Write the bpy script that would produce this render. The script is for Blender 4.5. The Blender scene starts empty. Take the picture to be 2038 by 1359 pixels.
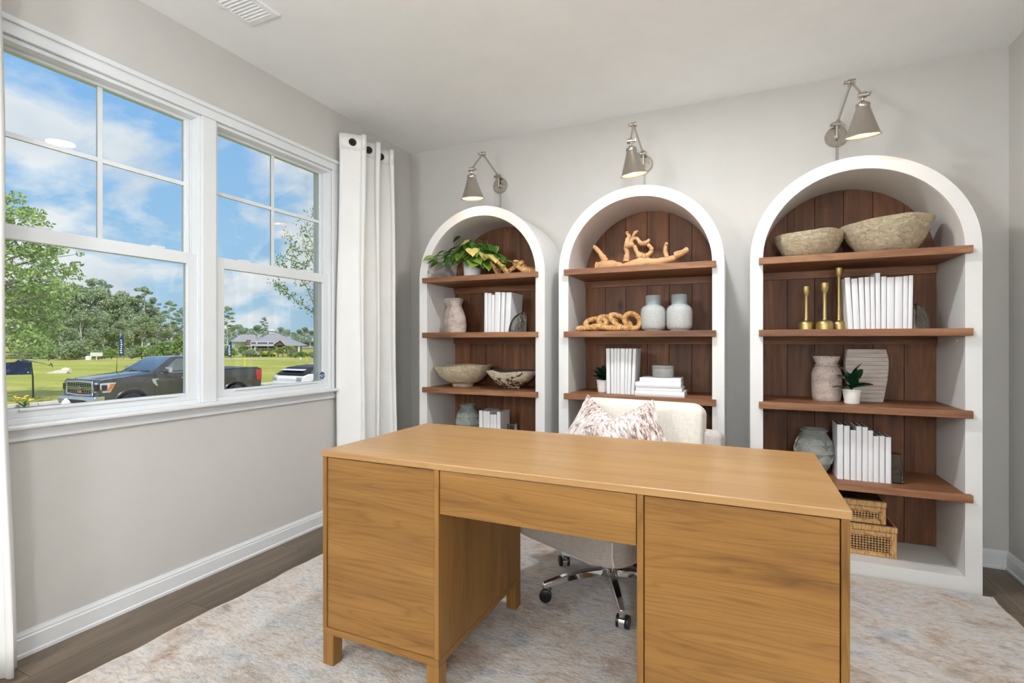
import bpy, math, random
import numpy as np
from mathutils import Vector, Matrix, Euler

R = math.radians
PI = math.pi
random.seed(7)
scene = bpy.context.scene
COL = scene.collection

# ------------------------------------------------------------------ camera, world, sun, exposure
CAM_H = 1.194
YAW = 24.176
cam_d = bpy.data.cameras.new('camera')
cam = bpy.data.objects.new('camera', cam_d)
COL.objects.link(cam)
cam.location = (0, 0, CAM_H)
cam.rotation_euler = (R(90), 0, R(YAW))
cam_d.sensor_width = 36.0
cam_d.lens = 36.0 * 1018.0 / 2038.0
cam_d.clip_start = 0.02
cam_d.clip_end = 1500
scene.camera = cam

vs = scene.view_settings
vs.view_transform = 'Standard'
vs.look = 'None'
vs.exposure = 0.0
vs.gamma = 1.0
vs.use_curve_mapping = False

world = bpy.data.worlds.new('sky')
scene.world = world
world.use_nodes = True
wt = world.node_tree
wt.nodes.clear()


def build_world():
    N, L = wt.nodes, wt.links
    out = N.new('ShaderNodeOutputWorld')
    bg = N.new('ShaderNodeBackground')
    bg.inputs['Strength'].default_value = 1.0
    tc = N.new('ShaderNodeTexCoord')
    sep = N.new('ShaderNodeSeparateXYZ')
    L.new(tc.outputs['Generated'], sep.inputs[0])

    def m(op, a, b=None):
        n = N.new('ShaderNodeMath')
        n.operation = op
        for i, v in enumerate((a, b)):
            if v is None:
                continue
            if isinstance(v, (int, float)):
                n.inputs[i].default_value = v
            else:
                L.new(v, n.inputs[i])
        return n.outputs[0]
    z = m('MAXIMUM', sep.outputs[2], 0.0)
    den = m('ADD', z, 0.40)
    u = m('DIVIDE', sep.outputs[0], den)
    v = m('DIVIDE', sep.outputs[1], den)
    comb = N.new('ShaderNodeCombineXYZ')
    L.new(u, comb.inputs[0])
    L.new(v, comb.inputs[1])
    # blue gradient
    ramp = N.new('ShaderNodeValToRGB')
    cr = ramp.color_ramp
    cr.elements[0].position = 0.0
    cr.elements[0].color = (0.46, 0.66, 0.80, 1)
    cr.elements[1].position = 0.75
    cr.elements[1].color = (0.11, 0.33, 0.86, 1)
    e = cr.elements.new(0.12)
    e.color = (0.36, 0.61, 0.86, 1)
    e = cr.elements.new(0.33)
    e.color = (0.26, 0.53, 0.90, 1)
    L.new(z, ramp.inputs[0])
    # clouds
    mp = N.new('ShaderNodeMapping')
    mp.inputs['Location'].default_value = (3.1, 0.9, 0.0)
    L.new(comb.outputs[0], mp.inputs['Vector'])
    n1 = N.new('ShaderNodeTexNoise')
    n1.inputs['Scale'].default_value = 2.6
    n1.inputs['Detail'].default_value = 9
    n1.inputs['Roughness'].default_value = 0.56
    n1.inputs['Distortion'].default_value = 0.25
    L.new(mp.outputs[0], n1.inputs['Vector'])
    c1 = N.new('ShaderNodeValToRGB')
    c1.color_ramp.elements[0].position = 0.455
    c1.color_ramp.elements[0].color = (0, 0, 0, 1)
    c1.color_ramp.elements[1].position = 0.56
    c1.color_ramp.elements[1].color = (1, 1, 1, 1)
    L.new(n1.outputs['Fac'], c1.inputs[0])
    n2 = N.new('ShaderNodeTexNoise')
    n2.inputs['Scale'].default_value = 3.4
    n2.inputs['Detail'].default_value = 6
    L.new(mp.outputs[0], n2.inputs['Vector'])
    c2 = N.new('ShaderNodeValToRGB')
    c2.color_ramp.elements[0].position = 0.30
    c2.color_ramp.elements[0].color = (0.66, 0.72, 0.80, 1)
    c2.color_ramp.elements[1].position = 0.62
    c2.color_ramp.elements[1].color = (0.93, 0.95, 0.97, 1)
    L.new(n2.outputs['Fac'], c2.inputs[0])
    mix = N.new('ShaderNodeMix')
    mix.data_type = 'RGBA'
    L.new(m('MULTIPLY', c1.outputs[0], 0.92), mix.inputs[0])
    L.new(ramp.outputs[0], mix.inputs[6])
    L.new(c2.outputs[0], mix.inputs[7])
    L.new(mix.outputs[2], bg.inputs['Color'])
    L.new(bg.outputs[0], out.inputs['Surface'])


build_world()

sun_d = bpy.data.lights.new('sun', 'SUN')
sun_d.energy = 4.2
sun_d.angle = R(1.2)
sun_d.color = (1.0, 0.95, 0.86)
sun = bpy.data.objects.new('sun', sun_d)
COL.objects.link(sun)
sun.location = (20, -10, 40)
sun.rotation_euler = (R(38), 0, R(62))     # high, from behind the house: never straight into the window

LAMP_MAIN = 29.0      # flush ceiling light over the desk
FILL_MID = 88.0       # added fill globe, unseen in the rear half of the room, window side
FILL_REAR = 92.0      # added fill globe, unseen in the rear half of the room, right side
LAMP_SCONCE = 1.1
LAMP_COL = (0.955, 0.98, 1.0)

# ------------------------------------------------------------------ pixel helper (2038x1359 frame)
_c, _s = math.cos(R(YAW)), math.sin(R(YAW))


def ray(x, y):
    t = (x - 1019.0) / 1018.0
    return Vector((t * _c - _s, t * _s + _c, -(y - 679.5) / 1018.0))


def atY(x, y, Y):
    d = ray(x, y)
    return Vector((0, 0, CAM_H)) + d * (Y / d.y)


def atX(x, y, X):
    d = ray(x, y)
    return Vector((0, 0, CAM_H)) + d * (X / d.x)


def atZ(x, y, Z):
    d = ray(x, y)
    return Vector((0, 0, CAM_H)) + d * ((Z - CAM_H) / d.z)


def atD(x, y, dep):
    return Vector((0, 0, CAM_H)) + ray(x, y) * dep


# ------------------------------------------------------------------ materials
def lin(c):
    if isinstance(c, str):
        c = c.lstrip('#')
        c = [int(c[i:i + 2], 16) for i in (0, 2, 4)]
    o = []
    for v in c[:3]:
        v = v / 255.0
        o.append(v / 12.92 if v <= 0.04045 else ((v + 0.055) / 1.055) ** 2.4)
    return (o[0], o[1], o[2], 1.0)


class NT:
    def __init__(self, name):
        self.m = bpy.data.materials.new(name)
        self.m.use_nodes = True
        self.t = self.m.node_tree
        self.p = self.t.nodes['Principled BSDF']
        self.out = self.t.nodes['Material Output']

    def n(self, typ, **kw):
        nd = self.t.nodes.new(typ)
        for k, v in kw.items():
            setattr(nd, k, v)
        return nd

    def l(self, a, b):
        self.t.links.new(a, b)

    def set(self, **kw):
        names = dict(col='Base Color', rough='Roughness', metal='Metallic', ior='IOR', spec='Specular IOR Level',
                     coat='Coat Weight', coatr='Coat Roughness', sheen='Sheen Weight', trans='Transmission Weight',
                     emit='Emission Strength', ecol='Emission Color', sss='Subsurface Weight', alpha='Alpha')
        for k, v in kw.items():
            self.p.inputs[names[k]].default_value = v

    def coords(self, scale=(1, 1, 1), rnd=0.0, rot=(0, 0, 0), kind='Object'):
        tc = self.n('ShaderNodeTexCoord')
        mp = self.n('ShaderNodeMapping')
        mp.inputs['Scale'].default_value = scale
        mp.inputs['Rotation'].default_value = rot
        self.l(tc.outputs[kind], mp.inputs['Vector'])
        if rnd:
            oi = self.n('ShaderNodeObjectInfo')
            mul = self.n('ShaderNodeMath', operation='MULTIPLY')
            mul.inputs[1].default_value = rnd
            self.l(oi.outputs['Random'], mul.inputs[0])
            cb = self.n('ShaderNodeCombineXYZ')
            for i in range(3):
                self.l(mul.outputs[0], cb.inputs[i])
            self.l(cb.outputs[0], mp.inputs['Location'])
        return mp.outputs[0]

    def noise(self, vec, scale, detail=4, rough=0.5, dist=0.0):
        nd = self.n('ShaderNodeTexNoise')
        nd.inputs['Scale'].default_value = scale
        nd.inputs['Detail'].default_value = detail
        nd.inputs['Roughness'].default_value = rough
        nd.inputs['Distortion'].default_value = dist
        self.l(vec, nd.inputs['Vector'])
        return nd.outputs['Fac']

    def ramp(self, fac, stops):
        nd = self.n('ShaderNodeValToRGB')
        cr = nd.color_ramp
        while len(cr.elements) < len(stops):
            cr.elements.new(0.5)
        for e, (p, c) in zip(cr.elements, stops):
            e.position = p
            e.color = lin(c) if not (isinstance(c, tuple) and len(c) == 4) else c
        self.l(fac, nd.inputs[0])
        return nd.outputs[0]

    def mix(self, fac, a, b, blend='MIX'):
        nd = self.n('ShaderNodeMix', data_type='RGBA', blend_type=blend)
        for i, v in ((0, fac), (6, a), (7, b)):
            if isinstance(v, (int, float)):
                nd.inputs[i].default_value = v
            elif isinstance(v, tuple):
                nd.inputs[i].default_value = v
            else:
                self.l(v, nd.inputs[i])
        return nd.outputs[2]

    def bump(self, h, strength, dist=0.002):
        b = self.n('ShaderNodeBump')
        b.inputs['Strength'].default_value = strength
        b.inputs['Distance'].default_value = dist
        self.l(h, b.inputs['Height'])
        self.l(b.outputs[0], self.p.inputs['Normal'])
        return b

    def color(self, sock):
        self.l(sock, self.p.inputs['Base Color'])


MATS = {}


def simple(name, col, rough=0.5, metal=0.0, var=0.06, vscale=6.0, bump=0.0, bscale=200.0, bdist=0.001, **kw):
    t = NT(name)
    t.set(rough=rough, metal=metal, **kw)
    v = t.coords()
    base = lin(col)
    lo = tuple(max(0, x * (1 - var)) for x in base[:3]) + (1.0,)
    hi = tuple(min(1, x * (1 + var)) for x in base[:3]) + (1.0,)
    f = t.noise(v, vscale, 3)
    t.color(t.ramp(f, [(0.3, lo), (0.7, hi)]))
    if bump:
        t.bump(t.noise(v, bscale, 3), bump, bdist)
    MATS[name] = t.m
    return t.m


def wood(name, stops, along='X', rough=0.45, fine=1.0, rnd=13.0, knots=False, bump=0.12, tint=0.0, spec=0.5, blotch=0.5, figure=0.0):
    t = NT(name)
    t.set(rough=rough, spec=spec)
    ax = {'X': (0.9, 9, 9), 'Y': (9, 0.9, 9), 'Z': (9, 9, 0.9)}[along]
    v = t.coords(tuple(a * fine for a in ax), rnd)
    ax2 = {'X': (0.5, 2.2, 2.2), 'Y': (2.2, 0.5, 2.2), 'Z': (2.2, 2.2, 0.5)}[along]
    vb = t.coords(tuple(a * fine for a in ax2), rnd)
    n1 = t.noise(v, 1.6, 6, 0.62, 0.6)
    ax3 = {'X': (1.5, 90, 90), 'Y': (90, 1.5, 90), 'Z': (90, 90, 1.5)}[along]
    v3 = t.coords(ax3, rnd)
    n3 = t.noise(v3, 1.5, 3, 0.6)
    c = t.ramp(n1, stops)
    g = t.ramp(n3, [(0.3, (0.72, 0.72, 0.72, 1)), (0.65, (1, 1, 1, 1))])
    c = t.mix(0.55, c, g, 'MULTIPLY')
    b = t.ramp(t.noise(vb, 1.3, 3), [(0.3, (0.66, 0.64, 0.62, 1)), (0.65, (1.06, 1.04, 1.02, 1))])
    c = t.mix(blotch, c, b, 'MULTIPLY')
    if figure:
        axf = {'X': (0.55, 7.5, 7.5), 'Y': (7.5, 0.55, 7.5), 'Z': (7.5, 7.5, 0.55)}[along]
        nf = t.noise(t.coords(axf, rnd), 1.5, 2, 0.4, 0.25)
        mul = t.n('ShaderNodeMath', operation='MULTIPLY')
        mul.inputs[1].default_value = 16.0
        t.l(nf, mul.inputs[0])
        fr = t.n('ShaderNodeMath', operation='FRACT')
        t.l(mul.outputs[0], fr.inputs[0])
        ln = t.ramp(fr.outputs[0], [(0.0, (0.74, 0.70, 0.66, 1)), (0.18, (1, 1, 1, 1)), (0.75, (1, 1, 1, 1)), (1.0, (0.74, 0.70, 0.66, 1))])
        c = t.mix(figure, c, ln, 'MULTIPLY')
    if knots:
        axk = {'X': (3.0, 7, 7), 'Y': (7, 3.0, 7), 'Z': (7, 7, 3.0)}[along]
        vk = t.coords(axk, rnd)
        vo = t.n('ShaderNodeTexVoronoi')
        vo.inputs['Scale'].default_value = 0.9
        t.l(vk, vo.inputs['Vector'])
        k = t.ramp(vo.outputs['Distance'], [(0.05, (0.14, 0.12, 0.11, 1)), (0.17, (1, 1, 1, 1))])
        c = t.mix(0.9, c, k, 'MULTIPLY')
    if tint:
        oi = t.n('ShaderNodeObjectInfo')
        r = t.ramp(oi.outputs['Random'], [(0.0, (1 - tint, 1 - tint, 1 - tint, 1)), (1.0, (1 + tint * .6, 1 + tint * .5, 1 + tint * .5, 1))])
        c = t.mix(1.0, c, r, 'MULTIPLY')
    t.color(c)
    if bump:
        t.bump(n3, bump, 0.0008)
    MATS[name] = t.m
    return t.m


def make_materials():
    simple('wall_paint', (206, 204, 200), 0.85, var=0.015, bump=0.05, bscale=350)
    simple('ceiling_paint', (246, 247, 247), 0.9, var=0.015, bump=0.05, bscale=300)
    simple('white_trim', (229, 232, 234), 0.35, var=0.01)
    simple('white_vinyl', (230, 234, 237), 0.3, var=0.01)
    simple('white_lacquer', (231, 230, 228), 0.42, var=0.02, bump=0.03, bscale=80)
    simple('curtain_cloth', (240, 240, 238), 0.9, var=0.02, bump=0.1, bscale=900, sheen=0.2)
    simple('bronze', (62, 54, 50), 0.35, 0.85)
    simple('chrome', (225, 226, 228), 0.08, 1.0, var=0.01)
    simple('black_plastic', (22, 22, 23), 0.35)
    simple('book_white', (236, 236, 238), 0.55, var=0.02)
    simple('book_pages', (222, 216, 204), 0.8, bump=0.5, bscale=500)
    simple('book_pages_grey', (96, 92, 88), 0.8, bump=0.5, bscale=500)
    simple('pot_white', (235, 233, 229), 0.35, var=0.02)
    simple('soil', (52, 40, 32), 0.95, var=0.3, vscale=60, bump=1.0, bscale=120)
    simple('stem_green', (98, 128, 56), 0.6, var=0.15)
    simple('lamp_lining', (236, 190, 140), 0.35, var=0.02)
    simple('lamp_inner', (250, 236, 214), 0.4, var=0.01)
    simple('cord_clear', (186, 182, 174), 0.4)
    simple('vent_white', (246, 248, 249), 0.45, var=0.01)
    simple('vent_dark', (40, 42, 44), 0.7)
    simple('brass', (186, 164, 110), 0.42, 1.0, var=0.05)
    simple('grey_box', (150, 148, 145), 0.75, var=0.15, vscale=14)
    simple('steel_frame', (200, 200, 200), 0.3, 1.0)

    # brushed nickel
    t = NT('nickel')
    t.set(rough=0.22, metal=1.0)
    v = t.coords((60, 60, 1))
    t.color(t.ramp(t.noise(v, 3, 3), [(0.3, (184, 178, 168)), (0.7, (194, 188, 179))]))
    MATS['nickel'] = t.m

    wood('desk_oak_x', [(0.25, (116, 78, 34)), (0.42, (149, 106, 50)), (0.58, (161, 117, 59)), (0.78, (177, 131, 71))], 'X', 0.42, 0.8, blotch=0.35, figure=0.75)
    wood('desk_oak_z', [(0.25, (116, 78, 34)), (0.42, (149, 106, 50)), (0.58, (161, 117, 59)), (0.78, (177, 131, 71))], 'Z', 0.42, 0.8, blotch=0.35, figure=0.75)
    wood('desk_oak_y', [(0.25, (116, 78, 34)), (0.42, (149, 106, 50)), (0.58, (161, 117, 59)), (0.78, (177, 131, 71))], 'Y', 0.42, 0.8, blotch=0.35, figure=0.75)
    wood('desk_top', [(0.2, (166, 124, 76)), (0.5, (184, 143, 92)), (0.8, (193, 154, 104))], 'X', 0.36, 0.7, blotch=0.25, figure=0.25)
    wood('shelf_back', [(0.22, (66, 37, 21)), (0.45, (118, 74, 45)), (0.60, (138, 90, 57)), (0.8, (168, 118, 79))], 'Z', 0.55, 1.2, knots=True, tint=0.28, figure=0.4)
    wood('shelf_board', [(0.22, (94, 58, 35)), (0.5, (148, 99, 66)), (0.8, (188, 141, 101))], 'X', 0.5, 1.2, tint=0.08, figure=0.6, bump=0.25)
    wood('floor_plank', [(0.2, (82, 70, 57)), (0.5, (116, 102, 86)), (0.8, (144, 130, 112))], 'Y', 0.42, 0.9, tint=0.2)
    wood('driftwood', [(0.2, (176, 124, 78)), (0.5, (222, 178, 130)), (0.8, (238, 206, 166))], 'X', 0.8, 2.0, bump=0.4)
    wood('whitewash', [(0.2, (150, 138, 130)), (0.45, (198, 187, 179)), (0.75, (222, 214, 207))], 'X', 0.85, 2.2, bump=0.5)

    # whitewashed turned vase: pitted
    t = NT('whitewash_vase')
    t.set(rough=0.9)
    v = t.coords((9, 9, 16))
    n = t.noise(v, 1.4, 6, 0.65)
    c = t.ramp(n, [(0.3, (158, 138, 128)), (0.5, (196, 180, 170)), (0.72, (218, 208, 202))])
    v2 = t.coords((60, 60, 60))
    p = t.ramp(t.noise(v2, 1.5, 3), [(0.30, (0.35, 0.3, 0.3, 1)), (0.38, (1, 1, 1, 1))])
    t.color(t.mix(0.8, c, p, 'MULTIPLY'))
    t.bump(n, 0.5, 0.004)
    MATS['whitewash_vase'] = t.m

    # papier mache bowls
    def mache(name, a, b, c_):
        t = NT(name)
        t.set(rough=0.95)
        v = t.coords((1, 1, 1.6), 9)
        n = t.noise(v, 38, 8, 0.68, 0.9)
        n2 = t.noise(v, 5, 3)
        col = t.ramp(n, [(0.3, a), (0.5, b), (0.7, c_)])
        red = t.ramp(n2, [(0.66, (1, 1, 1, 1)), (0.75, (0.85, 0.62, 0.6, 1))])
        t.color(t.mix(0.8, col, red, 'MULTIPLY'))
        t.bump(n, 1.0, 0.022)
        MATS[name] = t.m
    mache('mache_cream', (186, 166, 132), (224, 207, 174), (240, 228, 202))
    t = NT('mache_brown')
    t.set(rough=0.9)
    v = t.coords((1, 1, 1.3))
    n = t.noise(v, 26, 7, 0.65, 0.5)
    sep = t.n('ShaderNodeSeparateXYZ')
    t.l(t.coords(), sep.inputs[0])
    add = t.n('ShaderNodeMath', operation='MULTIPLY_ADD')
    t.l(sep.outputs[2], add.inputs[0])
    add.inputs[1].default_value = 1.5
    t.l(n, add.inputs[2])
    t.color(t.ramp(add.outputs[0], [(0.50, (72, 50, 38)), (0.56, (120, 88, 62)), (0.60, (214, 198, 168)), (0.8, (228, 218, 196))]))
    t.bump(n, 0.6, 0.006)
    MATS['mache_brown'] = t.m
    simple('mache_dark', (78, 68, 60), 0.9, var=0.3, vscale=20, bump=0.6, bscale=60, bdist=0.004)

    # blue-grey stippled jars
    t = NT('jar_glaze')
    t.set(rough=0.6)
    v = t.coords((1, 1, 1))
    vo = t.n('ShaderNodeTexVoronoi')
    vo.inputs['Scale'].default_value = 190
    t.l(v, vo.inputs['Vector'])
    t.color(t.ramp(vo.outputs['Distance'], [(0.1, (160, 163, 162)), (0.6, (194, 196, 194))]))
    t.bump(vo.outputs['Distance'], 0.45, 0.002)
    MATS['jar_glaze'] = t.m
    simple('jar_collar', (164, 173, 177), 0.55, var=0.08, bump=0.3, bscale=220)

    # grey-green glaze of the relief vases
    t = NT('relief_glaze')
    t.set(rough=0.35)
    v = t.coords((8, 8, 8))
    t.color(t.ramp(t.noise(v, 1.5, 5), [(0.3, (100, 103, 100)), (0.5, (128, 131, 127)), (0.75, (154, 156, 150))]))
    MATS['relief_glaze'] = t.m
    t = NT('relief_glaze_green')
    t.set(rough=0.35)
    v = t.coords((8, 8, 8))
    t.color(t.ramp(t.noise(v, 1.5, 5), [(0.3, (98, 111, 106)), (0.5, (126, 139, 132)), (0.75, (156, 165, 157))]))
    MATS['relief_glaze_green'] = t.m
    simple('relief_line', (206, 208, 202), 0.5)

    # rattan
    t = NT('rattan')
    t.set(rough=0.6)
    v = t.coords((40, 40, 40))
    t.color(t.ramp(t.noise(v, 1.5, 4), [(0.25, (158, 106, 56)), (0.5, (212, 164, 106)), (0.75, (236, 200, 148))]))
    t.bump(t.noise(v, 4, 2), 0.3, 0.001)
    MATS['rattan'] = t.m
    t = NT('rattan_wrap')
    t.set(rough=0.6)
    v = t.coords((260, 260, 260))
    wv = t.n('ShaderNodeTexNoise')
    wv.inputs['Scale'].default_value = 1.0
    t.l(t.coords((170, 30, 30)), wv.inputs['Vector'])
    t.color(t.ramp(wv.outputs['Fac'], [(0.3, (172, 120, 66)), (0.46, (214, 166, 106)), (0.75, (234, 198, 144))]))
    t.bump(wv.outputs['Fac'], 0.4, 0.001)
    MATS['rattan_wrap'] = t.m
    simple('box_dark', (40, 26, 18), 0.3, var=0.2, coat=0.4)

    # bookend glass
    t = NT('bookend_glass')
    t.set(rough=0.06, trans=1.0, ior=1.45, col=lin((214, 216, 210)))
    v = t.coords((10, 10, 10))
    t.color(t.ramp(t.noise(v, 2.0, 4), [(0.3, (176, 178, 170)), (0.7, (240, 240, 236))]))
    t.bump(t.noise(v, 5.0, 3), 0.6, 0.006)
    MATS['bookend_glass'] = t.m

    # window glass: clear, faint mirror
    t = NT('window_glass')
    t.t.nodes.remove(t.p)
    tr = t.n('ShaderNodeBsdfTransparent')
    tr.inputs[0].default_value = (0.97, 0.985, 0.98, 1)
    gl = t.n('ShaderNodeBsdfGlossy')
    gl.inputs['Roughness'].default_value = 0.0
    fr = t.n('ShaderNodeFresnel')
    fr.inputs[0].default_value = 1.35
    mx = t.n('ShaderNodeMixShader')
    t.l(fr.outputs[0], mx.inputs[0])
    t.l(tr.outputs[0], mx.inputs[1])
    t.l(gl.outputs[0], mx.inputs[2])
    t.l(mx.outputs[0], t.out.inputs['Surface'])
    MATS['window_glass'] = t.m

    # linen
    def linen(name, a, b):
        t = NT(name)
        t.set(rough=0.95, sheen=0.25)
        v1 = t.coords((420, 420, 30))
        v2 = t.coords((30, 30, 420))
        n = t.n('ShaderNodeMath', operation='ADD')
        t.l(t.noise(v1, 1, 2), n.inputs[0])
        t.l(t.noise(v2, 1, 2), n.inputs[1])
        h = t.n('ShaderNodeMath', operation='MULTIPLY')
        h.inputs[1].default_value = 0.5
        t.l(n.outputs[0], h.inputs[0])
        t.color(t.ramp(h.outputs[0], [(0.35, a), (0.62, b)]))
        t.bump(h.outputs[0], 0.35, 0.0015)
        MATS[name] = t.m
    linen('linen_cream', (214, 206, 194), (234, 229, 220))
    linen('linen_grey', (168, 161, 154), (196, 189, 182))
    # speckled pillow
    t = NT('pillow_print')
    t.set(rough=0.95, sheen=0.2)
    big = t.noise(t.coords((1, 1, 1)), 7, 3, 0.5)
    dash = t.noise(t.coords((95, 95, 30)), 1.0, 4, 0.7)
    c = t.ramp(dash, [(0.36, (84, 66, 62)), (0.47, (176, 148, 138)), (0.58, (228, 220, 214))])
    c2 = t.ramp(dash, [(0.34, (140, 116, 116)), (0.46, (212, 196, 192)), (0.56, (236, 230, 226))])
    fac = t.ramp(big, [(0.42, (0, 0, 0, 1)), (0.62, (1, 1, 1, 1))])
    t.color(t.mix(fac, c2, c))
    t.bump(dash, 0.3, 0.002)
    MATS['pillow_print'] = t.m

    # rug
    t = NT('rug_pile')
    t.set(rough=1.0, sheen=0.15)
    big = t.noise(t.coords((1.0, 1.5, 1.0)), 3.2, 9, 0.72, 0.5)
    big2 = t.noise(t.coords((1.2, 1.8, 1), rot=(0, 0, 0.6)), 4.3, 9, 0.72, 0.5)
    fib = t.noise(t.coords((34, 90, 60), rot=(0, 0, 0.35)), 1.0, 5, 0.75)
    c = t.ramp(big, [(0.32, (128, 102, 84)), (0.40, (184, 158, 136)), (0.46, (220, 212, 204)), (0.54, (230, 228, 226)), (0.60, (202, 203, 204)), (0.68, (146, 134, 124))])
    c2 = t.ramp(big2, [(0.36, (166, 176, 186)), (0.44, (224, 221, 216)), (0.55, (224, 208, 192)), (0.66, (160, 132, 110))])
    c = t.mix(0.5, c, c2)
    f = t.ramp(fib, [(0.30, (0.50, 0.47, 0.45, 1)), (0.47, (0.92, 0.92, 0.92, 1)), (0.70, (1.1, 1.1, 1.1, 1))])
    t.color(t.mix(0.9, c, f, 'MULTIPLY'))
    h = t.n('ShaderNodeMath', operation='ADD')
    t.l(fib, h.inputs[0])
    t.l(t.noise(t.coords((18, 26, 18)), 1.0, 3), h.inputs[1])
    t.bump(h.outputs[0], 0.9, 0.01)
    MATS['rug_pile'] = t.m
    simple('rug_binding', (206, 190, 168), 0.95, var=0.1, vscale=60, bump=0.5, bscale=300)

    # leaves
    def leaf(name, stops, rough=0.4, vein=None):
        t = NT(name)
        t.set(rough=rough, sss=0.0)
        oi = t.n('ShaderNodeObjectInfo')
        c = t.ramp(oi.outputs['Random'], stops)
        n = t.noise(t.coords((1, 1, 1), 5), 60, 3)
        f = t.ramp(n, [(0.3, (0.8, 0.8, 0.8, 1)), (0.7, (1.1, 1.1, 1.1, 1))])
        t.color(t.mix(0.7, c, f, 'MULTIPLY'))
        MATS[name] = t.m
    leaf('pothos_leaf', [(0.0, (44, 84, 34)), (0.45, (74, 122, 46)), (0.7, (110, 150, 58)), (1.0, (138, 168, 66))], 0.35)
    leaf('pothos_variegated', [(0.0, (196, 190, 108)), (1.0, (222, 208, 140))], 0.4)
    leaf('dark_leaf', [(0.0, (18, 48, 36)), (0.6, (30, 70, 50)), (1.0, (46, 88, 50))], 0.25)

    def foliage(name, a, b, c_):
        t = NT(name)
        t.set(rough=0.65)
        g = t.n('ShaderNodeNewGeometry')
        c = t.ramp(g.outputs['Random Per Island'], [(0.0, a), (0.5, b), (1.0, c_)])
        n = t.noise(t.coords((1, 1, 1)), 0.9, 3)
        f = t.ramp(n, [(0.3, (0.75, 0.78, 0.8, 1)), (0.7, (1.12, 1.1, 1.0, 1))])
        t.color(t.mix(1.0, c, f, 'MULTIPLY'))
        tl = t.n('ShaderNodeBsdfTranslucent')
        t.l(c, tl.inputs[0])
        mx = t.n('ShaderNodeMixShader')
        mx.inputs[0].default_value = 0.3
        t.l(t.p.outputs[0], mx.inputs[1])
        t.l(tl.outputs[0], mx.inputs[2])
        t.l(mx.outputs[0], t.out.inputs['Surface'])
        MATS[name] = t.m
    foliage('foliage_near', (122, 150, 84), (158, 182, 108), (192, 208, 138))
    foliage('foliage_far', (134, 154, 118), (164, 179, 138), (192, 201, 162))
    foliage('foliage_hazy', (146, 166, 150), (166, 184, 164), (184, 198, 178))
    foliage('foliage_bush', (104, 136, 68), (140, 168, 84), (166, 188, 100))
    foliage('foliage_myrtle', (104, 138, 88), (142, 168, 110), (186, 192, 142))
    simple('bark', (150, 138, 124), 0.9, var=0.2, vscale=12, bump=0.4, bscale=40)
    simple('bark_pale', (196, 190, 180), 0.9, var=0.15, vscale=12)

    # outside ground
    t = NT('lawn')
    t.set(rough=0.95)
    n = t.noise(t.coords((0.05, 0.16, 1)), 1.6, 7, 0.62)
    n2 = t.noise(t.coords((6, 6, 1)), 1, 4)
    c = t.ramp(n, [(0.3, (138, 144, 46)), (0.5, (162, 163, 64)), (0.7, (184, 178, 90))])
    f = t.ramp(n2, [(0.3, (0.8, 0.8, 0.8, 1)), (0.7, (1.08, 1.08, 1.08, 1))])
    t.color(t.mix(0.7, c, f, 'MULTIPLY'))
    MATS['lawn'] = t.m
    simple('asphalt', (128, 126, 124), 0.95, var=0.1, vscale=3, bump=0.4, bscale=60)
    simple('concrete', (214, 206, 194), 0.9, var=0.08, vscale=3)
    simple('siding', (226, 222, 214), 0.8, var=0.04)
    simple('stone_grey', (176, 172, 168), 0.85, var=0.15, vscale=2)
    simple('shingle', (150, 148, 152), 0.9, var=0.12, vscale=3)
    simple('roof_tan', (176, 164, 154), 0.9, var=0.1, vscale=3)
    simple('gable_brown', (112, 84, 76), 0.8)
    simple('window_dark', (62, 70, 78), 0.15)
    simple('sign_blue', (44, 66, 128), 0.6, var=0.05)
    simple('flag_blue', (38, 56, 112), 0.7, var=0.05)
    simple('flag_white', (232, 234, 238), 0.7)
    simple('post_green', (64, 78, 66), 0.6)
    simple('yellow_paint', (232, 200, 60), 0.6)
    simple('orange_paint', (232, 150, 70), 0.6)
    simple('white_paint', (240, 240, 240), 0.5)
    simple('sticker_blue', (32, 78, 140), 0.4)

    # vehicles
    t = NT('truck_paint')
    t.set(rough=0.25, metal=0.55, coat=1.0, coatr=0.03, col=lin((92, 90, 92)))
    t.color(t.ramp(t.noise(t.coords(), 3, 2), [(0.3, (64, 62, 66)), (0.7, (76, 73, 77))]))
    MATS['truck_paint'] = t.m
    simple('car_white', (238, 238, 238), 0.2, coat=1.0)
    simple('car_black', (26, 27, 29), 0.4)
    t = NT('car_glass')
    t.set(rough=0.04, metal=0.0, spec=1.0, coat=1.0)
    t.color(t.ramp(t.noise(t.coords(), 2, 2), [(0.3, (64, 76, 74)), (0.7, (88, 102, 98))]))
    MATS['car_glass'] = t.m
    simple('car_chrome', (214, 216, 218), 0.16, 1.0)
    simple('tyre', (34, 34, 35), 0.85)
    simple('lamp_clear', (190, 194, 196), 0.1, coat=1.0)
    simple('lamp_red', (178, 34, 34), 0.2, coat=1.0)
    simple('lamp_amber', (214, 110, 50), 0.2, coat=1.0)
    simple('emblem_blue', (70, 84, 128), 0.3)

    def glow(name, col, strength):
        t = NT(name)
        t.set(col=lin(col), ecol=lin(col), emit=strength, rough=0.5)
        v = t.coords()
        t.color(t.ramp(t.noise(v, 3, 2), [(0.3, col), (0.7, col)]))
        MATS[name] = t.m
    glow('bulb_glow', (255, 204, 140), 5.0)


make_materials()


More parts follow.
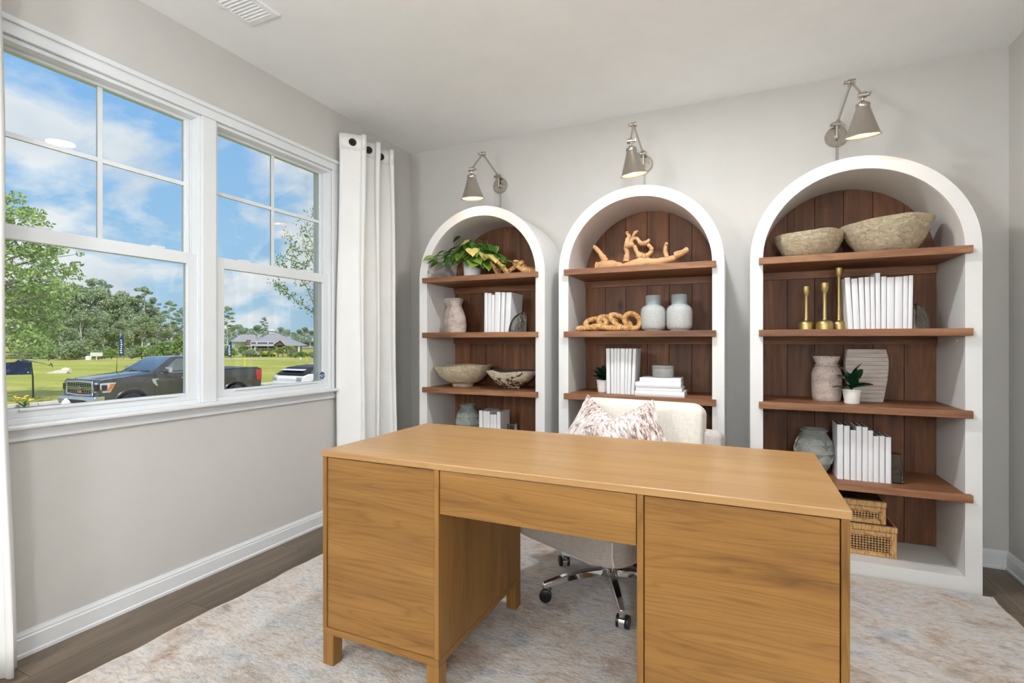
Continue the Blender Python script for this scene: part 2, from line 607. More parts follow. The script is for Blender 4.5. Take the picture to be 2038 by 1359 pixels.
# ------------------------------------------------------------------ mesh helpers
class MB:
    def __init__(self):
        self.v, self.f = [], []

    def add(self, vs, fs):
        o = len(self.v)
        self.v += [tuple(p) for p in vs]
        self.f += [tuple(i + o for i in f) for f in fs]
        return self

    def box(self, x0, x1, y0, y1, z0, z1):
        return self.add([(x0, y0, z0), (x1, y0, z0), (x1, y1, z0), (x0, y1, z0), (x0, y0, z1), (x1, y0, z1), (x1, y1, z1), (x0, y1, z1)],
                        [(0, 3, 2, 1), (4, 5, 6, 7), (0, 1, 5, 4), (1, 2, 6, 5), (2, 3, 7, 6), (3, 0, 4, 7)])

    def hexa(self, b, t):
        """b, t: four points each, same order"""
        return self.add(list(b) + list(t), [(0, 3, 2, 1), (4, 5, 6, 7), (0, 1, 5, 4), (1, 2, 6, 5), (2, 3, 7, 6), (3, 0, 4, 7)])

    def obox(self, c, size, rot=(0, 0, 0)):
        m = Euler(rot).to_matrix()
        hx, hy, hz = [s / 2 for s in size]
        pts = [(-hx, -hy, -hz), (hx, -hy, -hz), (hx, hy, -hz), (-hx, hy, -hz), (-hx, -hy, hz), (hx, -hy, hz), (hx, hy, hz), (-hx, hy, hz)]
        vs = [Vector(c) + m @ Vector(p) for p in pts]
        return self.add(vs, [(0, 3, 2, 1), (4, 5, 6, 7), (0, 1, 5, 4), (1, 2, 6, 5), (2, 3, 7, 6), (3, 0, 4, 7)])

    def tube(self, pts, rad, n=10, caps=True, closed=False, flat=None):
        pts = [Vector(p) for p in pts]
        if isinstance(rad, (int, float)):
            rad = [rad] * len(pts)
        k = len(pts)
        rings = []
        up = None
        for i, p in enumerate(pts):
            if closed:
                d = pts[(i + 1) % k] - pts[i - 1]
            else:
                d = pts[min(i + 1, k - 1)] - pts[max(i - 1, 0)]
            if d.length < 1e-9:
                d = Vector((0, 0, 1))
            d.normalize()
            if up is None:
                a = Vector((0, 0, 1)) if abs(d.z) < 0.9 else Vector((1, 0, 0))
                up = (a - d * a.dot(d)).normalized()
            else:
                up = (up - d * up.dot(d))
                if up.length < 1e-6:
                    up = d.orthogonal()
                up.normalize()
            w = d.cross(up)
            ring = []
            for j in range(n):
                an = 2 * PI * j / n
                ring.append(p + (up * math.cos(an) + w * math.sin(an) * (flat or 1.0)) * rad[i])
            rings.append(ring)
        vs = [q for r in rings for q in r]
        fs = []
        for i in range(k if closed else k - 1):
            a, b = i * n, ((i + 1) % k) * n
            for j in range(n):
                fs.append((a + j, a + (j + 1) % n, b + (j + 1) % n, b + j))
        if caps and not closed:
            fs.append(tuple(reversed(range(n))))
            fs.append(tuple(range((k - 1) * n, k * n)))
        return self.add(vs, fs)

    def cyl(self, p0, p1, r0, r1=None, n=16):
        return self.tube([p0, p1], [r0, r0 if r1 is None else r1], n)

    def lathe(self, prof, n=32, c=(0, 0, 0), sx=1.0, sy=1.0, wob=None, close=True):
        """prof: (r, z) from bottom to top; r=0 ends closed by fans"""
        vs, fs, rings = [], [], []
        for i, (r, z) in enumerate(prof):
            if r <= 1e-6:
                rings.append([len(vs)])
                vs.append((c[0], c[1], c[2] + z))
            else:
                ring = []
                for j in range(n):
                    a = 2 * PI * j / n
                    rr, dz = r, 0.0
                    if wob:
                        rr, dz = wob(r, z, a, i)
                    ring.append(len(vs))
                    vs.append((c[0] + rr * math.cos(a) * sx, c[1] + rr * math.sin(a) * sy, c[2] + z + dz))
                rings.append(ring)
        for a, b in zip(rings[:-1], rings[1:]):
            if len(a) == 1 and len(b) > 1:
                for j in range(n):
                    fs.append((a[0], b[(j + 1) % n], b[j]))
            elif len(b) == 1 and len(a) > 1:
                for j in range(n):
                    fs.append((a[j], a[(j + 1) % n], b[0]))
            elif len(a) > 1:
                for j in range(n):
                    fs.append((a[j], a[(j + 1) % n], b[(j + 1) % n], b[j]))
        return self.add(vs, fs)

    def prism(self, poly, axis, a, b):
        """poly of 2D points; axis 'X': (y,z), 'Y': (x,z), 'Z': (x,y)"""
        def mk(p, t):
            return {'X': (t, p[0], p[1]), 'Y': (p[0], t, p[1]), 'Z': (p[0], p[1], t)}[axis]
        n = len(poly)
        vs = [mk(p, a) for p in poly] + [mk(p, b) for p in poly]
        fs = [tuple(reversed(range(n))), tuple(range(n, 2 * n))]
        fs += [(i, (i + 1) % n, n + (i + 1) % n, n + i) for i in range(n)]
        return self.add(vs, fs)

    def sphere(self, c, r, n=12, m=8, sc=(1, 1, 1)):
        prof = [(math.sin(PI * i / m), -math.cos(PI * i / m)) for i in range(m + 1)]
        prof[0] = (0, -1)
        prof[-1] = (0, 1)
        o = len(self.v)
        self.lathe(prof, n)
        for i in range(o, len(self.v)):
            x, y, z = self.v[i]
            self.v[i] = (c[0] + x * r * sc[0], c[1] + y * r * sc[1], c[2] + z * r * sc[2])
        return self

    def mesh(self, name, mat, smooth=None):
        me = bpy.data.meshes.new(name)
        me.from_pydata(self.v, [], self.f)
        me.validate()
        fix_normals(me)
        if mat:
            me.materials.append(MATS[mat])
        if smooth is not None:
            me.polygons.foreach_set('use_smooth', [True] * len(me.polygons))
            me.set_sharp_from_angle(angle=R(smooth))
        me.update()
        return me

    def build(self, name, mat, parent=None, smooth=None, bevel=0.0, seg=2, loc=None, rot=None, label=None):
        o = bpy.data.objects.new(name, self.mesh(name, mat, smooth))
        COL.objects.link(o)
        if parent is not None:
            o.parent = parent
        if loc is not None:
            o.location = loc
        if rot is not None:
            o.rotation_euler = rot
        if bevel:
            b = o.modifiers.new('bevel', 'BEVEL')
            b.width = bevel
            b.segments = seg
            b.limit_method = 'ANGLE'
            b.angle_limit = R(40)
        if label:
            o['label'] = label
        return o


def fix_normals(me):
    import bmesh
    bm = bmesh.new()
    bm.from_mesh(me)
    bmesh.ops.recalc_face_normals(bm, faces=bm.faces)
    bm.to_mesh(me)
    bm.free()


def empty(name, loc=(0, 0, 0), rz=0.0):
    o = bpy.data.objects.new(name, None)
    o.empty_display_size = 0.1
    COL.objects.link(o)
    o.location = loc
    o.rotation_euler = (0, 0, rz)
    return o


def tag(o, label, cat, group=None, kind=None):
    o['label'] = label
    o['category'] = cat
    if group:
        o['group'] = group
    if kind:
        o['kind'] = kind
    return o


def struct(o, label, cat):
    return tag(o, label, cat, kind='structure')


def inst(src_mesh, name, parent=None, loc=(0, 0, 0), rot=(0, 0, 0), scale=(1, 1, 1)):
    o = bpy.data.objects.new(name, src_mesh)
    COL.objects.link(o)
    if parent is not None:
        o.parent = parent
    o.location = loc
    o.rotation_euler = rot
    o.scale = scale
    return o


def copy_tree(o, parent=None):
    c = o.copy()
    COL.objects.link(c)
    c.parent = parent
    for ch in list(o.children):
        copy_tree(ch, c)
    return c


def text_mesh(txt, size, mat, name, depth=0.0008, align='CENTER'):
    cu = bpy.data.curves.new(name, 'FONT')
    cu.body = txt
    cu.size = size
    cu.align_x = align
    cu.align_y = 'CENTER'
    cu.extrude = depth
    o = bpy.data.objects.new(name, cu)
    COL.objects.link(o)
    bpy.context.view_layer.update()
    dg = bpy.context.evaluated_depsgraph_get()
    me = bpy.data.meshes.new_from_object(o.evaluated_get(dg))
    bpy.data.objects.remove(o)
    me.materials.clear()
    me.materials.append(MATS[mat])
    return me


def quads(name, V, mat):
    """V: (n,4,3) array of free quads"""
    n = len(V)
    me = bpy.data.meshes.new(name)
    me.vertices.add(n * 4)
    me.vertices.foreach_set('co', V.reshape(-1).astype(np.float32))
    me.loops.add(n * 4)
    me.loops.foreach_set('vertex_index', np.arange(n * 4, dtype=np.int32))
    me.polygons.add(n)
    me.polygons.foreach_set('loop_start', np.arange(0, n * 4, 4, dtype=np.int32))
    me.update(calc_edges=True)
    me.materials.append(MATS[mat])
    return me


# ================================================================== THE ROOM
WX, WY, RX, RY = -2.491, 3.513, 1.278, -2.4     # left, back, right, rear wall planes
CZ = 2.74
TH = 0.16


def room():
    # floor: base slab and planks
    f = MB().box(WX - TH, RX + TH, RY - TH, WY + TH, -0.2, -0.008).build('floor', 'asphalt')
    struct(f, 'grey-brown wood plank floor around the rug', 'floor')
    pw, pl = 0.181, 1.22
    pm = {}

    def plank(x0, x1, y0, y1):
        key = (round(x1 - x0, 3), round(y1 - y0, 3))
        if key not in pm:
            w, l = key
            pm[key] = MB().box(-w / 2 + .0008, w / 2 - .0008, -l / 2 + .0008, l / 2 - .0008, -0.008, 0.0).mesh('plank', 'floor_plank')
        inst(pm[key], 'plank', f, ((x0 + x1) / 2, (y0 + y1) / 2, 0))
    x = WX
    i = 0
    while x < RX - 0.01:
        x1 = min(x + pw, RX)
        y = RY - [0.3, 0.95, 0.55, 0.1, 0.75][i % 5]
        while y < WY - 0.01:
            a, b = max(y, RY), min(y + pl, WY)
            if b - a > 0.02:
                plank(x, x1, a, b)
            y += pl
        x = x1
        i += 1
    c = MB().box(WX - TH, RX + TH, RY - TH, WY + TH, CZ, CZ + 0.2).build('ceiling', 'ceiling_paint')
    struct(c, 'plain off-white painted ceiling', 'ceiling')
    # left wall with the twin window opening
    y0, y1, z0, z1 = 0.888, 2.615, 0.868, 2.335
    w = MB()
    X0, X1 = WX - TH, WX
    w.box(X0, X1, RY - TH, y0, 0, CZ)
    w.box(X0, X1, y1, WY, 0, CZ)
    w.box(X0, X1, y0, y1, 0, z0)
    w.box(X0, X1, y0, y1, z1, CZ)
    struct(w.build('wall_left', 'wall_paint'), 'light greige wall with the twin window', 'wall')
    struct(MB().box(WX - TH, RX + TH, WY, WY + TH, 0, CZ).build('wall_back', 'wall_paint'), 'light greige wall behind the arched bookcases', 'wall')
    struct(MB().box(RX, RX + TH, RY - TH, WY, 0, CZ).build('wall_right', 'wall_paint'), 'narrow strip of greige wall at the right corner', 'wall')
    struct(MB().box(WX, RX, RY - TH, RY, 0, CZ).build('wall_rear', 'wall_paint'), 'greige wall behind the camera', 'wall')
    # baseboards with a moulded top
    prof = [(0, 0), (0.019, 0), (0.019, 0.012), (0.014, 0.016), (0.014, 0.070), (0.011, 0.074), (0.011, 0.082), (0.007, 0.088), (0.005, 0.095), (0, 0.095)]

    def base(name, label, p0, p1, nrm):
        m = MB()
        n = len(prof)
        d = Vector(nrm)
        vs = [Vector(p0) + d * a + Vector((0, 0, b)) for a, b in prof] + [Vector(p1) + d * a + Vector((0, 0, b)) for a, b in prof]
        fs = [tuple(range(n)), tuple(range(n, 2 * n))] + [(i, (i + 1) % n, n + (i + 1) % n, n + i) for i in range(n)]
        m.add(vs, fs)
        struct(m.build(name, 'white_trim', smooth=30), label, 'baseboard')
    base('baseboard_left', 'white moulded baseboard below the window', (WX, RY, 0), (WX, WY, 0), (1, 0, 0))
    base('baseboard_back', 'white moulded baseboard behind the bookcases', (WX, WY, 0), (RX, WY, 0), (0, -1, 0))
    base('baseboard_right', 'white moulded baseboard of the right wall corner', (RX, WY, 0), (RX, RY, 0), (-1, 0, 0))


room()


def windows():
    # --- casing, stool, apron
    t1 = empty('trim_1', (WX, 1.75, 0.868))
    struct(t1, 'white casing with sill board and apron around the twin window', 'window trim')
    o = Vector((WX, 1.75, 0.868))

    def B(name, x0, x1, y0, y1, z0, z1, bevel=0.003):
        m = MB().box(x0 - o.x, x1 - o.x, y0 - o.y, y1 - o.y, z0 - o.z, z1 - o.z)
        return m.build(name, 'white_trim', t1, bevel=bevel)
    # side casings: flat board + raised back band + inner bead
    for (a, b, s) in ((2.615, 2.705, 1), (0.798, 0.888, -1)):
        B('side_casing', WX, WX + 0.012, a, b, 0.884, 2.335)
        if s > 0:
            B('casing_band', WX + .012, WX + 0.022, b - 0.022, b, 0.884, 2.335, .004)
            B('casing_bead', WX + .012, WX + 0.016, a, a + 0.012, 0.884, 2.335, .0015)
        else:
            B('casing_band', WX + .012, WX + 0.022, a, a + 0.022, 0.884, 2.335, .004)
            B('casing_bead', WX + .012, WX + 0.016, b - .012, b, 0.884, 2.335, .0015)
    B('head_casing', WX, WX + 0.012, 0.798, 2.705, 2.335, 2.405)
    B('head_band', WX + .012, WX + 0.024, 0.795, 2.708, 2.381, 2.405, .005)
    B('head_bead', WX + .012, WX + 0.016, 0.888, 2.615, 2.335, 2.347, .0015)
    B('mullion_casing', WX - 0.07, WX + 0.012, 1.714, 1.789, 0.884, 2.335)
    B('stool', WX - 0.02, WX + 0.055, 0.75, 2.755, 0.866, 0.884, .006)
    B('apron', WX, WX + 0.014, 0.79, 2.715, 0.818, 0.866, .003)
    # --- two double-hung windows
    for k, (a, b) in enumerate(((0.888, 1.714), (1.789, 2.615))):
        w = empty('window_%d' % (k + 1), (WX - 0.07, (a + b) / 2, 0.884))
        struct(w, ('white double-hung window nearer the left curtain' if k == 0 else 'white double-hung window beside the right curtain'), 'window')
        oo = Vector((WX - 0.07, (a + b) / 2, 0.884))

        def D(name, x0, x1, y0, y1, z0, z1, par=w, mat='white_vinyl', bevel=0.002):
            m = MB().box(x0 - oo.x, x1 - oo.x, y0 - oo.y, y1 - oo.y, z0 - oo.z, z1 - oo.z)
            return m.build(name, mat, par, bevel=bevel)
        zb, zt = 0.884, 2.335
        # jamb liners and head and sill
        XO = WX - 0.105
        for (p, q) in ((a, a + 0.016), (b - 0.016, b)):
            D('jamb', XO, WX - 0.002, p, q, zb, zt)
        for (p, q) in ((a + .016, a + 0.024), (b - 0.024, b - .016)):
            D('parting_stop', WX - 0.052, WX - 0.046, p, q, zb + .02, zt - .02, bevel=0.001)
        D('head_jamb', XO, WX - 0.002, a + .016, b - .016, zt - 0.018, zt)
        D('sill', XO, WX - 0.004, a + .016, b - .016, zb - .004, zb + 0.018)
        # upper sash (outer track)
        ua, ub = a + 0.016, b - 0.016
        x0, x1 = WX - 0.085, WX - 0.054
        zs0, zs1 = 1.600, zt - 0.018
        us = D('upper_sash', x0, x1, ua, ua + 0.030, zs0, zs1)
        D('sash_stile', x0, x1, ub - 0.030, ub, zs0, zs1, us)
        D('sash_rail', x0, x1, ua + .030, ub - .030, zs1 - 0.012, zs1, us)
        D('sash_rail', x0, x1, ua + .030, ub - .030, zs0, zs0 + 0.042, us)
        gx = WX - 0.070
        ga, gb, g0, g1 = ua + .030, ub - .030, zs0 + .042, zs1 - .012
        D('pane', gx - .002, gx + .002, ga, gb, g0, g1, w, 'window_glass', 0)
        ym, zm = (ga + gb) / 2, 1.986
        D('muntin', gx - .007, gx - .0025, ym - .010, ym + .010, g0, g1, us, bevel=0.001)
        D('muntin', gx - .007, gx - .0025, ga, ym - .010, zm - .010, zm + .010, us, bevel=0.001)
        D('muntin', gx - .007, gx - .0025, ym + .010, gb, zm - .010, zm + .010, us, bevel=0.001)
        # inner face of the grille bars
        D('muntin', gx + .0025, gx + .006, ym - .010, ym + .010, g0, g1, us, bevel=0.001)
        D('muntin', gx + .0025, gx + .006, ga, ym - .010, zm - .010, zm + .010, us, bevel=0.001)
        D('muntin', gx + .0025, gx + .006, ym + .010, gb, zm - .010, zm + .010, us, bevel=0.001)
        # lower sash (inner track)
        x0, x1 = WX - 0.046, WX - 0.012
        zs0, zs1 = zb + 0.018, 1.636
        ls = D('lower_sash', x0, x1, ua, ua + 0.046, zs0, zs1)
        D('sash_stile', x0, x1, ub - 0.046, ub, zs0, zs1, ls)
        D('sash_rail', x0, x1, ua + .046, ub - .046, zs1 - 0.056, zs1, ls)
        D('sash_rail', x0, x1, ua + .046, ub - .046, zs0, zs0 + 0.036, ls)
        D('lift_lip', x1, x1 + .008, ua + .1, ub - .1, zs0 + .026, zs0 + .034, ls)
        for yy in (ym - .22, ym + .22):
            D('sash_lock', x0 + .002, x1 - .004, yy - .028, yy + .028, zs1, zs1 + .010, ls, bevel=.003)
        gx = WX - 0.030
        D('pane', gx - .002, gx + .002, ua + .046, ub - .046, zs0 + .036, zs1 - .056, w, 'window_glass', 0)
        if k == 1:
            # security sticker, octagon on the right stile corner
            c = atX(641, 747, WX - 0.0105)
            st = empty('security_sticker', c)
            tag(st, 'small blue octagonal security sticker with white letters on the window corner', 'sticker')
            r = .025
            oc = [(r * math.cos(R(22.5 + 45 * i)), r * math.sin(R(22.5 + 45 * i))) for i in range(8)]
            MB().prism([(p * 1.1, q * 1.1) for p, q in oc], 'X', -0.0005, 0.0002).build('border', 'white_paint', st)
            MB().prism(oc, 'X', 0.0002, 0.0007).build('face', 'sticker_blue', st)
            tm = text_mesh('ADT', 0.023, 'white_paint', 'lettering', 0.0002)
            inst(tm, 'lettering', st, (0.0011, 0, -.001), (R(90), 0, R(90)))
            MB().box(.0007, .0010, -.012, .012, -.0125, -.0110).build('underline', 'white_paint', st)


windows()


def curtain(name, label, ya, yb, periods, amp, x0, ztop, phase, grom_at, flare):
    root = empty(name, (x0, (ya + yb) / 2, 0.0))
    tag(root, label, 'curtain')
    nu, nv = 120, 24
    vs, fs = [], []
    for j in range(nv + 1):
        v = j / nv
        z = 0.012 + (ztop - 0.012) * v
        for i in range(nu + 1):
            u = i / nu
            ph = phase + 2 * PI * periods * u
            d = 1 - v
            am = amp * (1 + 0.25 * d * math.sin(5 * u + 2))
            x = am * math.sin(ph) + 0.012 * d * math.sin(2.1 * ph + 1.0 + 3 * d)
            y = ya + (yb - ya) * u + 0.030 * math.sin(2 * ph) * (1 - .3 * d) + flare * d * (u - .5) + 0.006 * math.sin(9 * d + 6 * u)
            vs.append((x, y - (ya + yb) / 2, z))
    for j in range(nv):
        for i in range(nu):
            a = j * (nu + 1) + i
            fs.append((a, a + 1, a + nu + 2, a + nu + 1))
    m = MB().add(vs, fs)
    o = m.build('cloth_panel', 'curtain_cloth', root, smooth=80)
    s = o.modifiers.new('thick', 'SOLIDIFY')
    s.thickness = 0.003
    # stitched header line: narrow folded band at the top
    vs, fs = [], []
    for j, z in enumerate((ztop - 0.105, ztop + 0.001)):
        for i in range(nu + 1):
            p = m.v[nv * (nu + 1) + i]
            vs.append((p[0], p[1], z))
    for i in range(nu):
        fs.append((i, i + 1, nu + 2 + i, nu + 1 + i))
    h = MB().add(vs, fs).build('header_band', 'curtain_cloth', root, smooth=80)
    s = h.modifiers.new('thick', 'SOLIDIFY')
    s.thickness = 0.0065
    s.offset = 0
    # grommets where the cloth crosses the rod line
    ys = []
    for u in grom_at:
        i = int(round(u * nu))
        p = Vector(m.v[nv * (nu + 1) + i])
        q = Vector(m.v[nv * (nu + 1) + min(i + 1, nu)])
        tdir = (q - p)
        tdir.z = 0
        tdir.normalize()
        nrm = Vector((tdir.y, -tdir.x, 0))
        c = p + Vector((0, 0, -0.052))
        pts = [c + (tdir * math.cos(a) + Vector((0, 0, 1)) * math.sin(a)) * 0.0215 for a in [2 * PI * k / 20 for k in range(20)]]
        MB().tube(pts, 0.0058, 8, closed=True).build('grommet', 'bronze', root, smooth=60)
        MB().cyl(c - nrm * 0.004, c + nrm * 0.004, 0.0175, n=20).build('grommet_plug', 'bronze', root, smooth=40)
        ys.append(p.y)
    # short rod through the panel, on a wall bracket
    yo = (ya + yb) / 2
    zr = ztop - 0.052
    rod = empty('curtain_rod', (x0, yo, zr))
    tag(rod, 'short dark bronze curtain rod holding the ' + label.replace('white ', '').replace('grommet ', ''), 'curtain rod')
    y0_, y1_ = min(ys), max(ys)
    MB().cyl((0, y0_ - .004, 0), (0, y1_ + .03, 0), 0.0085, n=14).build('rod', 'bronze', rod, smooth=40)
    yb_ = y1_ + .022
    MB().cyl((0, yb_, 0), (WX - x0 + .006, yb_, 0), 0.006, n=10).build('bracket', 'bronze', rod, smooth=40)
    MB().cyl((WX - x0 + .006, yb_, 0), (WX - x0, yb_, 0), 0.022, n=16).build('bracket_plate', 'bronze', rod, smooth=40)
    return root


curtain('curtain', 'white grommet curtain hanging right of the window', 2.665, 3.090, 2.75, 0.072, -2.385, 2.585, -0.42 * PI, (0.0764, 0.2582, 0.44, 0.6218, 0.8036), 0.07)
curtain('curtain', 'white curtain at the left edge of the window', 0.42, 0.908, 3.5, 0.05, -2.395, 2.585, 0.0, (0.1429, 0.2857, 0.4286, 0.5714, 0.7143, 0.8571), 0.09)


def ceiling_vent():
    x0, x1, y0, y1 = -2.19, -1.99, 1.40, 1.76
    root = empty('ceiling_vent', ((x0 + x1) / 2, (y0 + y1) / 2, CZ))
    tag(root, 'white slatted air vent in the ceiling near the window', 'vent')
    hx, hy = (x1 - x0) / 2, (y1 - y0) / 2
    fr = MB()
    b = 0.028
    fr.hexa([(-hx, -hy, 0), (hx, -hy, 0), (hx, -hy + b, 0), (-hx, -hy + b, 0)], [(-hx + .004, -hy + .004, -.008), (hx - .004, -hy + .004, -.008), (hx - b, -hy + b, -.010), (-hx + b, -hy + b, -.010)])
    fr.hexa([(-hx, hy - b, 0), (hx, hy - b, 0), (hx, hy, 0), (-hx, hy, 0)], [(-hx + b, hy - b, -.010), (hx - b, hy - b, -.010), (hx - .004, hy - .004, -.008), (-hx + .004, hy - .004, -.008)])
    fr.hexa([(-hx, -hy, 0), (-hx + b, -hy + b, 0), (-hx + b, hy - b, 0), (-hx, hy, 0)], [(-hx + .004, -hy + .004, -.008), (-hx + b, -hy + b, -.010), (-hx + b, hy - b, -.010), (-hx + .004, hy - .004, -.008)])
    fr.hexa([(hx - b, -hy + b, 0), (hx, -hy, 0), (hx, hy, 0), (hx - b, hy - b, 0)], [(hx - b, -hy + b, -.010), (hx - .004, -hy + .004, -.008), (hx - .004, hy - .004, -.008), (hx - b, hy - b, -.010)])
    fr.build('frame', 'vent_white', root, bevel=0.001)
    MB().box(-hx + b, hx - b, -hy + b, hy - b, -0.002, -0.0005).build('duct_opening', 'vent_dark', root)
    n = 16
    sm = MB().obox((0, 0, 0), (2 * hx - 2 * b, 0.0140, 0.0012), (R(-26), 0, 0)).mesh('slat', 'vent_white')
    sm2 = MB().obox((0, 0, 0), (2 * hx - 2 * b, 0.0165, 0.0012), (R(30), 0, 0)).mesh('slat', 'vent_white')
    for i in range(n):
        yy = -hy + b + (i + .5) * (2 * hy - 2 * b) / n
        inst(sm2 if i < 7 else sm, 'slat', root, (0, yy, -0.0075))
    for yy in (-hy + .014, hy - .014):
        MB().sphere((0.0, yy, -.0095), .004, 10, 6, (1, 1, .5)).build('screw', 'vent_white', root, smooth=60)


ceiling_vent()


def add_fill_globe(label, x, y, drop, energy):  # unseen fill light added to brighten the room, shaped as a hanging globe
    root = empty('fill_globe', (x, y, CZ))
    tag(root, label, 'added fill light')
    MB().lathe([(0, 0), (0.06, 0), (0.06, -0.02), (0, -0.025)], 24).build('canopy', 'nickel', root, smooth=40)
    MB().cyl((0, 0, -0.02), (0, 0, -drop + .17), 0.006, n=10).build('rod', 'nickel', root, smooth=40)
    MB().lathe([(0, -drop + .17), (.04, -drop + .17), (.045, -drop + .14), (0, -drop + .135)], 20).build('cap', 'nickel', root, smooth=40)
    r = 0.15
    t = NT('fill_globe_glow')
    col = (LAMP_COL[0], LAMP_COL[1], LAMP_COL[2], 1.0)
    t.set(rough=0.4, ecol=col, emit=energy / (4 * PI * PI * r * r))
    t.color(t.ramp(t.noise(t.coords(), 3, 2), [(0.3, (0.9, 0.9, 0.9, 1)), (0.7, (0.92, 0.92, 0.92, 1))]))
    MATS['fill_globe_glow'] = t.m
    MB().sphere((0, 0, -drop - .015), r, 24, 16).build('globe', 'fill_globe_glow', root, smooth=60)


def lamps():
    # flush ceiling light above the desk (out of the frame, its reflection shows in the window)
    root = empty('ceiling_light', (-0.36, 2.16, CZ))
    tag(root, 'round flush ceiling light above the desk', 'ceiling light')
    MB().lathe([(0, 0), (0.11, 0), (0.11, -0.012), (0.10, -0.016), (0.095, -0.012), (0, -0.012)], 40).build('rim', 'white_trim', root, smooth=40)
    MB().lathe([(0.095, -0.012), (0.085, -0.018), (0.05, -0.020), (0, -0.021)], 40).build('diffuser', 'lamp_inner', root, smooth=60)
    l = bpy.data.lights.new('ceiling_light_lamp', 'AREA')
    l.shape = 'DISK'
    l.size = 0.17
    l.energy = LAMP_MAIN
    l.color = LAMP_COL
    lo = bpy.data.objects.new('ceiling_light_lamp', l)
    COL.objects.link(lo)
    lo.parent = root
    lo.location = (0, 0, -0.026)
    add_fill_globe('added white globe fill light, unseen in the rear of the room, by the window wall', -1.55, -0.75, 0.85, FILL_MID)
    add_fill_globe('added white globe fill light, unseen in the rear of the room, by the right wall', 0.35, -1.35, 1.15, FILL_REAR)


lamps()


def rug():
    x0, x1, y0, y1 = -2.135, 1.062, 0.55, 3.078
    cx, cy = (x0 + x1) / 2, (y0 + y1) / 2
    root = empty('area_rug', (cx, cy, 0.0))
    tag(root, 'large mottled cream, tan and pale blue area rug under the desk', 'rug')
    rnd = random.Random(3)
    nx, ny = 200, 160
    vs, fs = [], []
    import mathutils.noise as mn
    for j in range(ny + 1):
        for i in range(nx + 1):
            x = x0 + (x1 - x0) * i / nx
            y = y0 + (y1 - y0) * j / ny
            z = 0.0105 + 0.0016 * mn.noise(Vector((x * 14, y * 22, 0))) + 0.001 * rnd.random()
            ex = 0.004 * mn.noise(Vector((x * 9, y * 9, 4)))
            if i in (0, nx) or j in (0, ny):
                z = 0.006
                x += ex
                y += ex * (1 if j in (0, ny) else 0)
            vs.append((x - cx, y - cy, z))
    w = nx + 1
    for j in range(ny):
        for i in range(nx):
            a = j * w + i
            fs.append((a, a + 1, a + w + 1, a + w))
    MB().add(vs, fs).build('pile', 'rug_pile', root, smooth=60)
    m = MB()
    e = 0.010
    X0, X1, Y0, Y1 = x0 - cx, x1 - cx, y0 - cy, y1 - cy

    def wav(a, b, ax):
        pts = []
        for k in range(61):
            t = k / 60
            p = Vector(a).lerp(Vector(b), t)
            off = 0.005 * math.sin(t * 31) + 0.003 * math.sin(t * 77)
            p[ax] += off
            pts.append(p)
        return pts
    for a, b, ax in (((X0, Y0, .005), (X0, Y1, .005), 0), ((X1, Y0, .005), (X1, Y1, .005), 0), ((X0, Y0, .005), (X1, Y0, .005), 1), ((X0, Y1 - .006, .005), (X1, Y1 - .006, .005), 1)):
        m = MB().tube(wav(a, b, ax), 0.0048, 6)
        m.build('bound_edge', 'rug_binding', root, smooth=60)


rug()


# ================================================================== BOOKCASES
YF, YB = 3.09, 3.508
SHELF_Z = (1.645, 1.257, 0.869, 0.474)
CASES = {'left': (-1.6375, 0.960, 2.115), 'middle': (-0.5745, 0.972, 2.124), 'right': (0.5365, 0.986, 2.133)}


